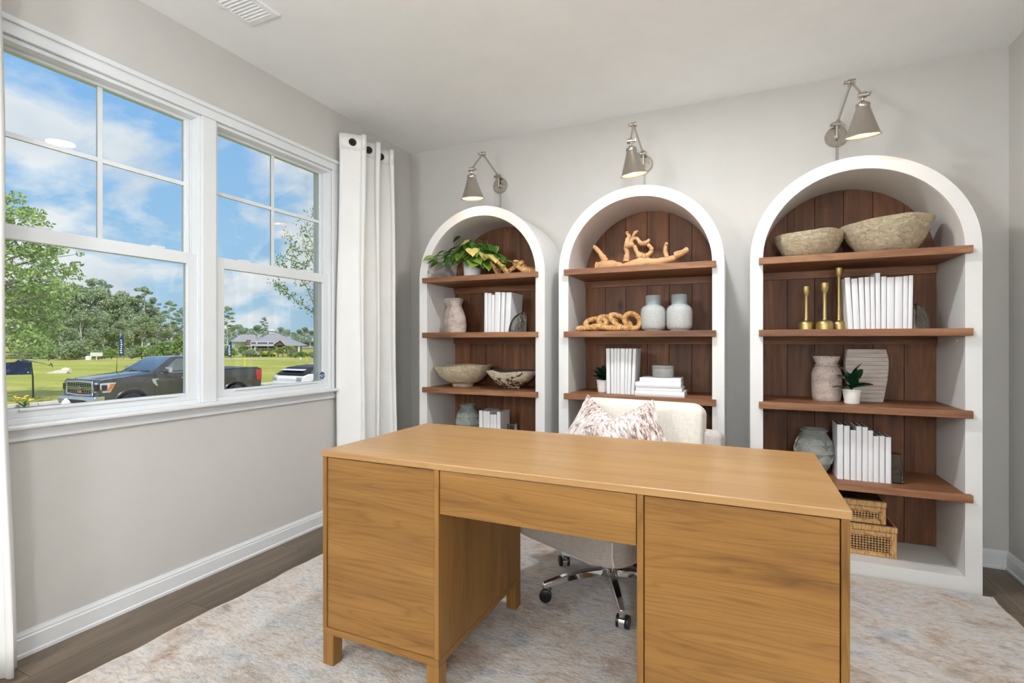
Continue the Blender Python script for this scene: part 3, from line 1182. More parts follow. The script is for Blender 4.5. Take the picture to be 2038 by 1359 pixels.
def bookcase(cx, w, top, label):
    root = empty('arched_bookcase', (cx, (YF + YB) / 2, 0))
    tag(root, label, 'bookcase', 'white arched bookcases along the back wall')
    yo = (YF + YB) / 2
    hw, t = w / 2, 0.063
    hi = hw - t
    zs = top - hw
    n = 40

    def loop(r, z0):
        pts = [(-r, z0), (-r, zs * .5), (-r, zs)]
        pts += [(-r * math.cos(PI * i / n), zs + r * math.sin(PI * i / n)) for i in range(1, n)]
        pts += [(r, zs), (r, zs * .5), (r, z0)]
        return pts

    def ring(y0, y1, grow=0.0):
        O, I = loop(hw + grow, 0.0), loop(hi, 0.076)
        k = len(O)
        vs = [(x, y0 - yo, z) for x, z in O] + [(x, y0 - yo, z) for x, z in I] + [(x, y1 - yo, z) for x, z in O] + [(x, y1 - yo, z) for x, z in I]
        fs = []
        for i in range(k):
            j = (i + 1) % k
            fs += [(i, j, k + j, k + i), (2 * k + i, 2 * k + j, 3 * k + j, 3 * k + i), (i, j, 2 * k + j, 2 * k + i), (k + i, k + j, 3 * k + j, 3 * k + i)]
        return MB().add(vs, fs)
    ring(YF + 0.018, YB).build('shell', 'white_lacquer', root, smooth=30)
    ring(YF, YF + 0.0178, 0.0015).build('face_frame', 'white_lacquer', root, smooth=30, bevel=0.0015)
    # back boards, each cut to the arch
    nb = 6
    y0, y1 = 3.482, 3.504
    bw = 2 * hi / nb
    for i in range(nb):
        a, b = -hi + i * bw + .0012, -hi + (i + 1) * bw - .0012
        poly = [(a, 0.078), (b, 0.078)]
        for k in range(9):
            x = b + (a - b) * k / 8
            xx = max(-hi + 1e-5, min(hi - 1e-5, x))
            poly.append((x, zs + math.sqrt(max(hi * hi - xx * xx, 0)) - .002))
        MB().prism(poly, 'Y', y0 - yo, y1 - yo).build('back_board', 'shelf_back', root, bevel=0.001)
    # shelves with an overhanging front lip, and the cleats under them
    for z in SHELF_Z:
        m = MB()
        ov = 0.021
        poly = [(-hi + .002, 3.480 - yo), (-hi + .002, YF - .001 - yo), (-hi - ov, YF - .001 - yo), (-hi - ov, YF - .032 - yo), (hi + ov, YF - .032 - yo), (hi + ov, YF - .001 - yo), (hi - .002, YF - .001 - yo), (hi - .002, 3.480 - yo)]
        m.prism(poly, 'Z', z - 0.036, z)
        m.build('shelf', 'shelf_board', root, bevel=0.002)
        MB().box(-hi + .002, hi - .002, 3.462 - yo, 3.4815 - yo, z - 0.036 - 0.044, z - 0.0362).build('cleat', 'shelf_board', root, bevel=0.001)
    # adjustable shelf pin caps on the inner sides
    for z in (1.20, 0.81, 0.42):
        for s in (-1, 1):
            for yy in (3.19, 3.40):
                MB().cyl((s * (hi), yy - yo, z), (s * (hi - 0.0025), yy - yo, z), 0.005, n=10).build('screw_cap', 'white_lacquer', root, smooth=40)
    return root


bookcase(*CASES['left'], 'white arched bookcase with wooden shelves nearest the curtain')
bookcase(*CASES['middle'], 'white arched bookcase with driftwood, in the middle of three')
bookcase(*CASES['right'], 'white arched bookcase with papier-mache bowls, at the right corner')


# ================================================================== SCONCES
def sconce(label, plate, elbow, joint, shade_tilt):
    """swing-arm wall lamp; plate/elbow/joint world points"""
    P0 = Vector(plate)
    root = empty('wall_sconce', P0)
    tag(root, label, 'wall lamp', 'nickel swing-arm wall lamps above the bookcases')
    E, J = Vector(elbow) - P0, Vector(joint) - P0
    plate_m = MB().lathe([(0, 0), (0.060, 0), (0.060, 0.006), (0.056, 0.012), (0.052, 0.012), (0.050, 0.015), (0, 0.016)], 36)
    plate_m.v = [(x, -z, y) for x, y, z in plate_m.v]
    pl = plate_m.build('back_plate', 'nickel', root, smooth=35)
    for sx, sz in ((-.033, .004), (.033, .004), (0, -.036)):
        MB().sphere((sx, -.017, sz), .0052, 10, 6, (1, .7, 1)).build('screw', 'nickel', pl, smooth=60)
    S = Vector((0.0, -0.036, 0.0))
    st = MB()
    st.cyl((0, -.014, 0.0), (0, -.036, 0.0), .010, .008, 14)
    st.cyl(S + Vector((0, 0, -.020)), S + Vector((0, 0, .052)), .0085, n=14)
    st.build('post', 'nickel', root, smooth=40)
    K = S + Vector((0, 0, .064))

    def joint_part(p, d):
        d = d.normalized()
        side = d.cross(Vector((0, 0, 1)))
        if side.length < 1e-3:
            side = Vector((1, 0, 0))
        side.normalize()
        m = MB()
        m.cyl(p - side * .019, p + side * .017, .0145, n=16)
        m.cyl(p + side * .016, p + side * .026, .009, n=12)
        # wing nut
        m.obox(p + side * .030, (.006, .030, .012), (0, 0, math.atan2(side.y, side.x)))
        jo = m.build('knuckle', 'nickel', root, smooth=40)
        return jo
    joint_part(K, E - K)
    a = MB().cyl(K, E, .0062, n=14)
    dd = (E - K).normalized()
    a.cyl(K + dd * .010, K + dd * .028, .009, n=14)
    a.cyl(E - dd * .030, E - dd * .010, .009, n=14)
    a.build('lower_arm', 'nickel', root, smooth=40)
    joint_part(E, J - E)
    a = MB().cyl(E, J, .0062, n=14)
    dd = (J - E).normalized()
    a.cyl(E + dd * .010, E + dd * .028, .009, n=14)
    a.cyl(J - dd * .028, J - dd * .010, .009, n=14)
    a.build('upper_arm', 'nickel', root, smooth=40)
    joint_part(J, E - J)
    # shade hanging from the joint
    sh = bpy.data.objects.new('shade', None)
    rot = Euler(shade_tilt)
    prof_o = [(0.006, -.012), (0.006, -.026), (.012, -.030), (.020, -.034), (.029, -.040), (.031, -.044), (.031, -.056), (.029, -.060), (.0315, -.066), (.073, -.188), (.079, -.192)]
    prof_i = [(.079, -.195), (.071, -.191), (.029, -.066), (0, -.060)]
    m = MB().lathe([(0, -.010)] + prof_o + prof_i, 40)
    so = m.build('shade', 'nickel', root, smooth=40, loc=J, rot=shade_tilt)
    MB().lathe([(.0705, -.1905), (.0285, -.0665), (0, -.0615)], 40).build('shade_lining', 'lamp_lining', so, smooth=50)
    MB().cyl((0, 0, -.062), (0, 0, -.095), .014, n=16).build('socket', 'white_trim', so, smooth=40)
    b = MB().lathe([(0, -.150), (.012, -.147), (.021, -.136), (.0225, -.125), (.017, -.108), (.012, -.095)], 20)
    b.build('bulb', 'bulb_glow', so, smooth=60)
    l = bpy.data.lights.new('sconce_bulb', 'POINT')
    l.energy = LAMP_SCONCE
    l.shadow_soft_size = 0.02
    l.color = (1.0, 0.78, 0.55)
    lo = bpy.data.objects.new('sconce_bulb', l)
    COL.objects.link(lo)
    lo.parent = so
    lo.location = (0, 0, -.170)
    # flex down to the bookcase
    pts = [(0.006, -.004, -.058), (0.008, -.004, -.10), (0.005, -.004, -.16), (0.006, -.004, -.26)]
    MB().tube(pts, .0022, 6).build('flex', 'cord_clear', root, smooth=60)
    pts = [(-0.002, -.004, -.058), (-0.001, -.004, -.10), (-0.003, -.004, -.16), (-0.002, -.004, -.26)]
    MB().tube(pts, .0022, 6).build('flex', 'cord_clear', root, smooth=60)
    return root


def sconces():
    def pt(x, y, Y):
        return atY(x, y, Y)
    sconce('nickel swing-arm lamp above the plant bookcase, arm bent to the left', pt(996, 370, WY - .001), pt(961, 306, 3.27), pt(938, 337, 3.02), (R(6), R(0), 0))
    sconce('nickel swing-arm lamp above the driftwood bookcase', pt(1282, 328, WY - .001), pt(1261, 248, 3.25), pt(1254.5, 281, 3.00), (R(8), R(-5), 0))
    sconce('nickel swing-arm lamp above the bowl bookcase, arm bent to the right', pt(1664, 273, WY - .001), pt(1694, 163, 3.25), pt(1717, 189, 2.98), (R(10), R(-2), 0))


sconces()


# ================================================================== DESK
def desk():
    x0, x1, y0, y1, zt = -1.407, 0.238, 1.425, 2.117, 0.795
    cx, cy = (x0 + x1) / 2, (y0 + y1) / 2
    root = empty('desk', (cx, cy, 0.012))
    tag(root, 'large honey-oak double pedestal desk on the rug', 'desk')
    o = Vector((cx, cy, 0.012))

    def B(name, a, b, c, d, e, f, mat, par=root, bevel=0.0015):
        return MB().box(a - o.x, b - o.x, c - o.y, d - o.y, e - o.z, f - o.z).build(name, mat, par, bevel=bevel)
    tt = 0.022
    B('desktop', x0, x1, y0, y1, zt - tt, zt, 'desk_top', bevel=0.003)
    zb = 0.125     # underside of pedestals' bottom rail
    for k, (a, b) in enumerate(((x0, -0.905), (-0.268, x1))):
        s = .018
        ya, yb = y0 + .004, y1 - .008
        zt2 = zt - tt - .0008
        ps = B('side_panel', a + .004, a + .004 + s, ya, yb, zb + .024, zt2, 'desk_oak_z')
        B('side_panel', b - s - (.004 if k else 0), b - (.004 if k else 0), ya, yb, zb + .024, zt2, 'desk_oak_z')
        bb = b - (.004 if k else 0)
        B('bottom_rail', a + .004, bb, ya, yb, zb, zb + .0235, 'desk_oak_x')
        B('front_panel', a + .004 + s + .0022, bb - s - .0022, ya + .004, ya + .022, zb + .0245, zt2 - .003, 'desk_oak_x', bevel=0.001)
        # drawers on the chair side
        for i, (p, q) in enumerate(((.150, .345), (.349, .555), (.559, .768))):
            d = B('drawer_front', a + .004 + s + .003, bb - s - .003, yb - .020, yb - .001, p, q, 'desk_oak_x', bevel=0.001)
            kx = (a + bb) / 2
            MB().cyl((kx - o.x, yb - o.y - .001, (p + q) / 2 - o.z), (kx - o.x, yb - o.y + .020, (p + q) / 2 - o.z), .012, n=14).build('knob', 'brass', d, smooth=40)
        # square legs
        lw = .048
        for lx in (a + .004, bb - lw):
            for ly in (ya + .001, yb - lw):
                B('leg', lx, lx + lw, ly, ly + lw, 0.0125, zb - .0005, 'desk_oak_z')
    # centre drawer box with the front board
    B('drawer_board', -0.9028, -0.2668, y0 + .008, y0 + .028, .628, zt - tt - .003, 'desk_oak_x')
    B('drawer_box', -0.9028, -0.2668, y0 + .030, y1 - .05, .645, zt - tt - .003, 'desk_oak_x')
    d = B('drawer_front', -0.902, -0.2675, y1 - .049, y1 - .030, .635, zt - tt - .003, 'desk_oak_x')
    return root


desk()


# ================================================================== CHAIR AND PILLOWS
def rounded_slab(w, d, h, r=0.05, bulge=0.0, nx=14, ny=14):
    """soft upholstered block centred at origin (z from 0 to h): superellipse outline, crowned top"""
    m = MB()
    n = 56
    prof = []
    k = 7
    for i in range(k + 1):
        a = PI / 2 * i / k
        prof.append((1 - r * (1 - math.sin(a)) / (min(w, d) / 2), r * (1 - math.cos(a))))
    for i in range(k + 1):
        a = PI / 2 * i / k
        prof.append((1 - r * (1 - math.cos(a)) / (min(w, d) / 2), h - r + r * math.sin(a)))
    vs, fs = [], []

    def outline(s, z):
        pts = []
        for j in range(n):
            a = 2 * PI * j / n
            ca, sa = math.cos(a), math.sin(a)
            e = 0.28
            x = math.copysign(abs(ca) ** e, ca) * w / 2
            y = math.copysign(abs(sa) ** e, sa) * d / 2
            ins = (1 - s) * min(w, d) / 2
            x = x - math.copysign(min(ins, abs(x)), x) if abs(x) > 0 else 0
            y = y - math.copysign(min(ins, abs(y)), y) if abs(y) > 0 else 0
            pts.append((x, y, z))
        return pts
    rings = [outline(s, z) for s, z in prof]
    top = rings[-1]
    for q in (0.8, 0.55, 0.3):
        rings.append([(x * q, y * q, z + bulge * (1 - q * q)) for x, y, z in top])
    for rg in rings:
        vs += rg
    for i in range(len(rings) - 1):
        for j in range(n):
            fs.append((i * n + j, i * n + (j + 1) % n, (i + 1) * n + (j + 1) % n, (i + 1) * n + j))
    vs.append((0, 0, top[0][2] + bulge))
    c = len(vs) - 1
    b = (len(rings) - 1) * n
    for j in range(n):
        fs.append((b + j, b + (j + 1) % n, c))
    fs.append(tuple(reversed(range(n))))
    return m.add(vs, fs)


def pillow_mesh(w, h, t, seed=0, n=26):
    """square cushion standing in the XZ plane, centre at origin"""
    rnd = random.Random(seed)
    vs, fs = [], []
    for side in (-1, 1):
        for j in range(n + 1):
            for i in range(n + 1):
                u, v = -1 + 2 * i / n, -1 + 2 * j / n
                pinch = 1 - 0.09 * (1 - abs(v) ** 2) * abs(u) ** 4 - 0.0
                pinch2 = 1 - 0.09 * (1 - abs(u) ** 2) * abs(v) ** 4
                th = t / 2 * max(0, (1 - abs(u) ** 2.6)) ** 0.55 * max(0, (1 - abs(v) ** 2.6)) ** 0.55
                wr = 0.006 * math.sin(7 * u + 3 * v + seed) * (1 - abs(u)) * (1 - abs(v))
                vs.append((u * w / 2 * pinch, side * (th + wr * (th > 0)), v * h / 2 * pinch2))
        o = 0 if side < 0 else (n + 1) ** 2
        for j in range(n):
            for i in range(n):
                a = o + j * (n + 1) + i
                fs.append((a, a + 1, a + n + 2, a + n + 1))
    return MB().add(vs, fs)


def office_chair():
    c = Vector((-0.575, 2.405, 0.013))
    root = empty('office_chair', c, R(-24))
    tag(root, 'cream linen swivel office chair with chrome base behind the desk', 'office chair')
    # local frame: chair faces -y; base is left unrotated relative to the world by -(-24)
    base_ang = [R(221 + 24 + 72 * k) for k in range(5)]
    # column
    m = MB()
    m.cyl((0, 0, .075), (0, 0, .14), .032, .030, 20)
    m.cyl((0, 0, .14), (0, 0, .270), .024, n=20)
    m.build('column', 'chrome', root, smooth=40)
    MB().box(-.10, .10, -.13, .13, .262, .2825).build('mount_plate', 'black_plastic', root, bevel=.004)
    MB().lathe([(0, .062), (.055, .066), (.060, .085), (.046, .105), (0, .108)], 24).build('hub', 'chrome', root, smooth=40)
    for a in base_ang:
        d = Vector((math.cos(a), math.sin(a), 0))
        s = Vector((-d.y, d.x, 0))
        z0, z1 = .096, .068
        p, q = d * .04, d * .335
        arm = MB()
        secs = []
        for t in (0, .25, .5, .75, 1.0):
            pt = p.lerp(q, t) + Vector((0, 0, z0 + (z1 - z0) * t + .012 * math.sin(t * PI)))
            hw = .024 - .009 * t
            hh = .017 - .004 * t
            secs.append([pt - s * hw - Vector((0, 0, hh)), pt + s * hw - Vector((0, 0, hh)), pt + s * hw * .8 + Vector((0, 0, hh)), pt - s * hw * .8 + Vector((0, 0, hh))])
        vs = [x for sc in secs for x in sc]
        fs = [(0, 1, 2, 3), (16, 17, 18, 19)]
        for i in range(4):
            for j in range(4):
                fs.append((i * 4 + j, i * 4 + (j + 1) % 4, i * 4 + 4 + (j + 1) % 4, i * 4 + 4 + j))
        ao = arm.add(vs, fs).build('base_arm', 'chrome', root, bevel=.004, smooth=40)
        e = d * .33
        cs = MB()
        cs.cyl(e + Vector((0, 0, .072)), e + Vector((0, 0, .045)), .008, n=12)
        # hooded fork
        ca = a + 1.1
        w = Vector((math.cos(ca), math.sin(ca), 0))
        u = Vector((-w.y, w.x, 0))
        hub = e + u * .010 + Vector((0, 0, .0285))
        cs.tube([hub - w * .012, hub + w * .012], [.030, .030], 22)
        co = cs.build('caster_hood', 'chrome', ao, smooth=40)
        for sg in (-1, 1):
            wh = MB().tube([hub + w * (sg * .0125), hub + w * (sg * .016), hub + w * (sg * .025), hub + w * (sg * .0265)], [.0255, .0275, .0275, .024], 22)
            wh.build('caster_wheel', 'black_plastic', ao, smooth=40)
    # seat: upholstered block with a rounded front skirt
    sw, sd = .64, .60
    s = rounded_slab(sw, sd + .04, .138, .035, .0).build('seat', 'linen_grey', root, smooth=60, loc=(0, -.05, .283))
    rounded_slab(sw - .02, sd - .06, .105, .045, .018).build('seat_cushion', 'linen_cream', root, smooth=60, loc=(0, -.045, .4215))
    # piping at the front corners of the seat
    for sx in (-1, 1):
        MB().tube([(sx * (sw / 2 - .028), -.07 - sd / 2 + .020, .308), (sx * (sw / 2 - .026), -.07 - sd / 2 + .006, .35), (sx * (sw / 2 - .028), -.07 - sd / 2 + .012, .405)], .0045, 8).build('piping', 'linen_cream', root, smooth=60)
    # back shell and loose back cushion (the cushion sits a little askew)
    sh = rounded_slab(.66, .10, .36, .04, 0).build('back_shell', 'linen_grey', root, smooth=60, loc=(.045, .315, .40), rot=(R(-7), 0, R(8)))
    bc = rounded_slab(.625, .15, .435, .055, .0).build('back_cushion', 'linen_cream', root, smooth=60, loc=(.005, .225, .450), rot=(R(-10), 0, R(17)))
    for sx in (-1, 1):
        rounded_slab(.075, .34, .20, .03, 0).build('armrest', 'linen_grey', root, smooth=60, loc=(sx * .330, .20, .265))
    return root


office_chair()


def throw_pillow(label, c, size, t, rot, seed):
    root = empty('throw_pillow', c)
    tag(root, label, 'pillow', 'speckled throw pillows on the chair')
    root.rotation_euler = rot
    m = pillow_mesh(size, size, t, seed)
    half = len(m.f) // 2
    a = MB()
    a.v = m.v
    a.f = m.f[:half]
    b = MB()
    b.v = list(m.v)
    b.f = m.f[half:]
    a.build('front_cover', 'pillow_print', root, smooth=80)
    b.build('back_cover', 'linen_cream', root, smooth=80)
    h = size / 2
    pts = []
    n = 26
    for k in range(4 * n):
        e, f = divmod(k, n)
        u = -1 + 2 * f / n
        pin = 1 - 0.09 * (1 - u * u)
        x, z = [(u, -pin), (pin, u), (-u, pin), (-pin, -u)][e]
        pts.append((x * h, 0, z * h))
    MB().tube(pts, .0035, 6, closed=True).build('seam', 'pillow_print', root, smooth=60)


def pillow_at(label, tip, corner, size, t, rot, seed):
    off = Euler(rot).to_matrix() @ Vector((corner[0] * size / 2, 0, corner[1] * size / 2))
    throw_pillow(label, Vector(tip) - off, size, t, rot, seed)


pillow_at('speckled throw pillow with its corner up, at the left on the chair', atY(1170, 786, 2.55), (-1, 1), .40, .12, (R(-14), R(30), R(-20)), 1)
pillow_at('speckled throw pillow leaning in front, at the right on the chair', atY(1299, 796, 2.44), (1, 1), .36, .12, (R(-17), R(-24), R(4)), 4)


# ================================================================== SHELF ITEMS
ORD = ['first', 'second', 'third', 'fourth', 'fifth', 'sixth', 'seventh', 'eighth', 'ninth', 'tenth', 'eleventh', 'twelfth']


def book(label, group, loc, w, h, d, lean=0.0, rz=0.0, pages='book_pages', lying=False):
    """upright book, spine to -y, bottom-left-front corner at loc"""
    root = empty('book', loc)
    tag(root, label, 'book', group)
    root.rotation_euler = (0, lean, rz)
    c = 0.0022
    m = MB()
    # cover: spine (slightly rounded) and two boards
    nb = 6
    poly = [(0, 0.004)] + [(w * (0.5 - 0.5 * math.cos(PI * i / nb)), 0.004 * (1 - math.sin(PI * i / nb))) for i in range(1, nb)] + [(w, .004), (w, d), (w - c, d), (w - c, .008), (c, .008), (c, d), (0, d)]
    m.prism(poly, 'Z', 0, h)
    m.build('cover', 'book_white', root, smooth=30)
    MB().box(c + .0002, w - c - .0002, .0085, d - .004, .004, h - .004).build('page_block', pages, root)
    return root


def book_row(pre, group, Y, zb, spec, depth, pages='book_pages'):
    """spec: (x0 px, x1 px, top px, lean deg) read at the spine plane Y, left to right"""
    n = len(spec)
    for i, (xa, xb, yt, lean) in enumerate(spec):
        a, b, t = atY(xa, 680, Y), atY(xb, 680, Y), atY((xa + xb) / 2, yt, Y)
        w = max(b.x - a.x - .0006, .006)
        lab = '%s, %s from the left' % (pre, ORD[i]) if i < n - 1 else '%s, rightmost of the row' % pre
        book(lab, group, (a.x, Y + (.003 if i % 2 else 0), zb + (.0 if lean >= 0 else 0)), w, t.z - zb, depth + (.006 if i % 3 == 0 else 0), R(lean), 0, pages)


def glass_bookend(label, loc, r, w, depth, flip, form='arch'):
    """quarter-round or block glass bookend; flat side toward the books"""
    root = empty('glass_bookend', loc)
    tag(root, label, 'bookend', 'glass bookends')
    n = 18
    if form == 'arch':
        poly = [(0, 0)] + [(w * math.cos(PI / 2 * i / n), r * math.sin(PI / 2 * i / n)) for i in range(n + 1)]
    else:
        poly = [(0, 0), (w, 0), (w * .86, r * .96), (w * .8, r), (0.004, r), (0, r * .985)]
    if flip:
        poly = [(-p, q) for p, q in poly]
    MB().prism(poly, 'Y', -depth / 2, depth / 2).build('glass_body', 'bookend_glass', root, smooth=30, bevel=.003)
    inner = [(p * .55 + (.012 if not flip else -.012), q * .5 + .006) for p, q in poly]
    MB().prism(inner, 'Y', -depth * .12, depth * .12).build('inner_seam', 'bookend_glass', root, smooth=30)


def noise_at(x, y, z, s):
    import mathutils.noise as mn
    return mn.noise(Vector((x * s, y * s, z * s)))


def bowl(name, label, group, c, r, h, foot_r, foot_h, mat_out, mat_in, seed, rough=0.03, flare=0.55, sx=1.0, band=0.0, lift=0.0):
    root = empty(name, c)
    tag(root, label, 'bowl', group)
    n, k = 72, 16

    def wob(rr, z, a, i):
        d = noise_at(math.cos(a) * 2 + seed, math.sin(a) * 2, z * 9 + seed, 1.0) * rough * (0.3 + z / h)
        d2 = noise_at(math.cos(a) * 9 + seed, math.sin(a) * 9, z * 40, 1.0) * rough * .28
        dz = noise_at(math.cos(a) * 1.3 + seed * 2, math.sin(a) * 1.3, 3, 1.0) * rough * r * 2.2 * (z / h) ** 2
        return rr * (1 + d + d2), dz + lift * math.cos(a) * (z / h) ** 2
    out = []
    for i in range(k + 1):
        t = i / k
        rr = foot_r + (r - foot_r) * (flare * t + (1 - flare) * math.sqrt(max(0, 1 - (1 - t) ** 2)))
        if band and 0.66 < t < 0.72:
            rr += band
        out.append((rr, foot_h + (h - foot_h) * t))
    prof = [(0, 0), (foot_r * .96, 0), (foot_r, foot_h * .9)] + out
    prof.append((out[-1][0] - .006, h + .001))
    o = MB().lathe(prof, n, wob=wob).build('outer_wall', mat_out, root, smooth=60)
    inn = [(max(rr - .009, .004), z + .004) for rr, z in reversed(out)]
    inn[0] = (out[-1][0] - .006, h + .001)
    inn.append((0, foot_h + .006))
    MB().lathe(inn, n, wob=wob).build('inner_wall', mat_in, root, smooth=60)
    return root


def leaf_mesh(name, l, w, mat, fold=0.25, droop=0.25, heart=True, n=7):
    """leaf along +x from its base at the origin"""
    vs, fs = [], []
    for i in range(n + 1):
        t = i / n
        if heart:
            ww = w * (1.12 * math.sin(PI * min(1, t * .82 + .17)) ** .8) * (1 - t ** 5)
            if i == 0:
                ww = w * .52
        else:
            ww = w * math.sin(PI * (t * .93 + .035)) ** .75
        x = l * t
        z = -droop * l * t * t
        back = -0.16 * l if (heart and i == 0) else 0
        vs += [(x + back, -ww / 2, z - 0.0 + fold * ww / 2), (x, 0, z), (x + back, ww / 2, z + fold * ww / 2)]
    for i in range(n):
        a = i * 3
        fs += [(a, a + 1, a + 4, a + 3), (a + 1, a + 2, a + 5, a + 4)]
    m = MB().add(vs, fs)
    me = bpy.data.meshes.new(name)
    me.from_pydata(m.v, [], m.f)
    me.materials.append(MATS[mat])
    me.polygons.foreach_set('use_smooth', [True] * len(me.polygons))
    me.update()
    return me


def look_rot(d, roll=0.0):
    q = Vector(d).normalized().to_track_quat('X', 'Z')
    return (q.to_matrix() @ Matrix.Rotation(roll, 3, 'X')).to_euler()


def left_case_items():
    z1, z2, z3, z4 = SHELF_Z
    # ---- trailing plant in a white ceramic pot
    pc = atY(940, 548, 3.20)
    root = empty('potted_pothos', (pc.x, 3.20, z1))
    tag(root, 'trailing green and yellow pothos in a white ceramic pot', 'potted plant')
    MB().lathe([(0, 0), (.056, 0), (.060, .004), (.064, .108), (.062, .112), (.058, .110), (.056, .095), (0, .095)], 40).build('pot', 'pot_white', root, smooth=40)
    MB().lathe([(.0555, .0955), (.03, .100), (0, .101)], 24).build('soil', 'soil', root, smooth=60)
    lm = leaf_mesh('leaf', 1, .82, 'pothos_leaf')
    lv = leaf_mesh('leaf', 1, .82, 'pothos_variegated')
    rnd = random.Random(12)
    O = Vector((pc.x, 3.20, z1))

    def stem(pts, r=.0022):
        MB().tube(pts, r, 6).build('stem', 'stem_green', root, smooth=60)
    # (px, py, Y, length m, variegated) of leaf centres seen in the photograph
    spec = [(851, 513, 3.06, .060, 0), (857, 521, 3.05, .05, 0), (863, 526, 3.05, .055, 0), (875, 503, 3.10, .055, 0), (866, 512, 3.08, .05, 0), (878, 525, 3.08, .055, 0),
            (885, 518, 3.10, .06, 0), (893, 520, 3.10, .06, 0), (891, 505, 3.12, .07, 0), (897, 497, 3.12, .07, 0), (897, 509, 3.12, .06, 1), (905, 505, 3.14, .07, 0),
            (908, 476, 3.16, .055, 0), (914, 487, 3.16, .07, 0), (918, 496, 3.14, .08, 0), (924, 484, 3.16, .07, 1), (915, 508, 3.14, .08, 0), (922, 512, 3.12, .07, 0),
            (931, 496, 3.12, .085, 0), (940, 499, 3.08, .085, 1), (947, 502, 3.09, .07, 0), (935, 516, 3.08, .09, 0), (941, 524, 3.07, .085, 0), (952, 515, 3.10, .08, 0),
            (955, 494, 3.16, .08, 0), (962, 477, 3.20, .065, 0), (958, 486, 3.18, .07, 0), (968, 496, 3.18, .08, 0), (975, 495, 3.17, .08, 0), (965, 508, 3.12, .085, 1),
            (973, 510, 3.10, .075, 1), (983, 513, 3.10, .075, 1), (979, 500, 3.16, .07, 0), (988, 504, 3.15, .075, 0), (995, 512, 3.14, .08, 0), (1000, 518, 3.12, .07, 0),
            (962, 523, 3.12, .08, 0), (970, 528, 3.12, .07, 0), (990, 523, 3.12, .07, 0), (998, 527, 3.10, .06, 0), (1027, 521, 3.10, .04, 0), (908, 518, 3.13, .07, 0),
            (903, 526, 3.12, .05, 0), (915, 523, 3.12, .06, 0), (945, 489, 3.2, .07, 0), (930, 507, 3.14, .08, 0), (885, 510, 3.11, .06, 0), (926, 523, 3.1, .06, 0), (955, 505, 3.15, .08, 0),
            (950, 524, 3.14, .07, 0), (978, 520, 3.14, .07, 0), (900, 514, 3.15, .07, 0), (985, 496, 3.2, .06, 0), (972, 488, 3.22, .06, 0), (935, 488, 3.22, .07, 0)]
    top = Vector((0, 0, .10))
    for i, (px, py, Y, l, va) in enumerate(spec):
        p = atY(px, py, Y) - O
        d = Vector((p.x * 1.0, p.y - .0, 0))
        if d.length < .03:
            d = Vector((rnd.uniform(-1, 1), -1, 0))
        d.normalize()
        d = d + Vector((rnd.uniform(-.5, .5), rnd.uniform(-.9, -.1), rnd.uniform(-.95, -.1)))
        d.normalize()
        base = p - d * l * .5
        l *= 1.2
        o = inst(lv if va else lm, 'leaf', root, base, look_rot(d, rnd.uniform(-.6, .6)), (l, l, l))
        if i % 2 == 0 or i < 8:
            mid = top.lerp(base, .55) + Vector((0, 0, .045))
            stem([top * .95 + Vector((rnd.uniform(-.02, .02), rnd.uniform(-.02, .02), 0)), mid, base], .0018)
    vine = [atY(925, 515, 3.15) - O, atY(895, 505, 3.12) - O, atY(872, 516, 3.08) - O, atY(855, 515, 3.06) - O]
    stem(vine, .0022)
    stem([atY(985, 515, 3.14) - O, atY(1005, 519, 3.11) - O, atY(1025, 522, 3.10) - O], .0018)

    # ---- woven rattan knot on the top shelf
    root = empty('rattan_knot', (atY(1012, 545, 3.17).x, 3.17, z1))
    tag(root, 'twisted woven rattan chain beside the trailing plant', 'decor')
    link_chain(root, [((-.115, .03, .040), (.30, 1.15, .5), .062, .034), ((-.045, -.02, .043), (-.22, .80, .1), .064, .034), ((.030, .03, .055), (.25, -.55, .2), .064, .034), ((.095, .0, .040), (-.15, .65, -.5), .060, .032), ((.148, .02, .030), (.22, .25, .2), .052, .030)], .0135)

    # ---- two weathered vases on the second shelf
    for lab, cx, cy, prof in (
            ('weathered wooden vase with flared rim, behind the other in the left bookcase', atY(903, 660, 3.36).x, 3.36, [(0, 0), (.066, 0), (.074, .02), (.078, .09), (.072, .15), (.055, .185), (.050, .195), (.064, .215), (.078, .250), (.074, .262), (.060, .262), (.045, .215), (0, .20)]),
            ('weathered bottle-shaped vase in front, in the left bookcase', atY(908.5, 661, 3.215).x, 3.215, [(0, 0), (.066, 0), (.070, .01), (.073, .05), (.068, .11), (.052, .16), (.040, .190), (.036, .205), (.044, .222), (.048, .232), (.042, .234), (.032, .21), (0, .19)])):
        r = empty('weathered_vase', (cx, cy, z2))
        tag(r, lab, 'vase', 'weathered whitewashed vases')

        def wob(rr, z, a, i):
            return rr * (1 + .02 * noise_at(math.cos(a) * 2, math.sin(a) * 2, z * 14, 1.0)), 0
        k = len(prof) - 3
        MB().lathe(prof[:k + 1], 40, wob=wob).build('body', 'whitewash_vase', r, smooth=50)
        MB().lathe(prof[k:], 40, wob=wob).build('mouth', 'whitewash_vase', r, smooth=50)
    # ---- books
    book_row('white book on the second shelf of the left bookcase', 'white books on the second shelf of the left bookcase', 3.13, z2 + .0005,
             [(963.3, 969.5, 582.5, 0.3), (969.7, 976.3, 583, 0.5), (976.6, 982.6, 587, 0.8), (982.8, 993.8, 581, 1.4), (995.2, 1002.2, 581.5, 2.0), (1003.4, 1013.8, 581.5, 2.6)], .20)
    glass_bookend('arched glass bookend leaning on the books, left bookcase', (atY(1046, 661, 3.12).x, 3.115, z2), .130, .112, .045, True)
    # ---- bowls
    c = atZ(923, 768, z3)
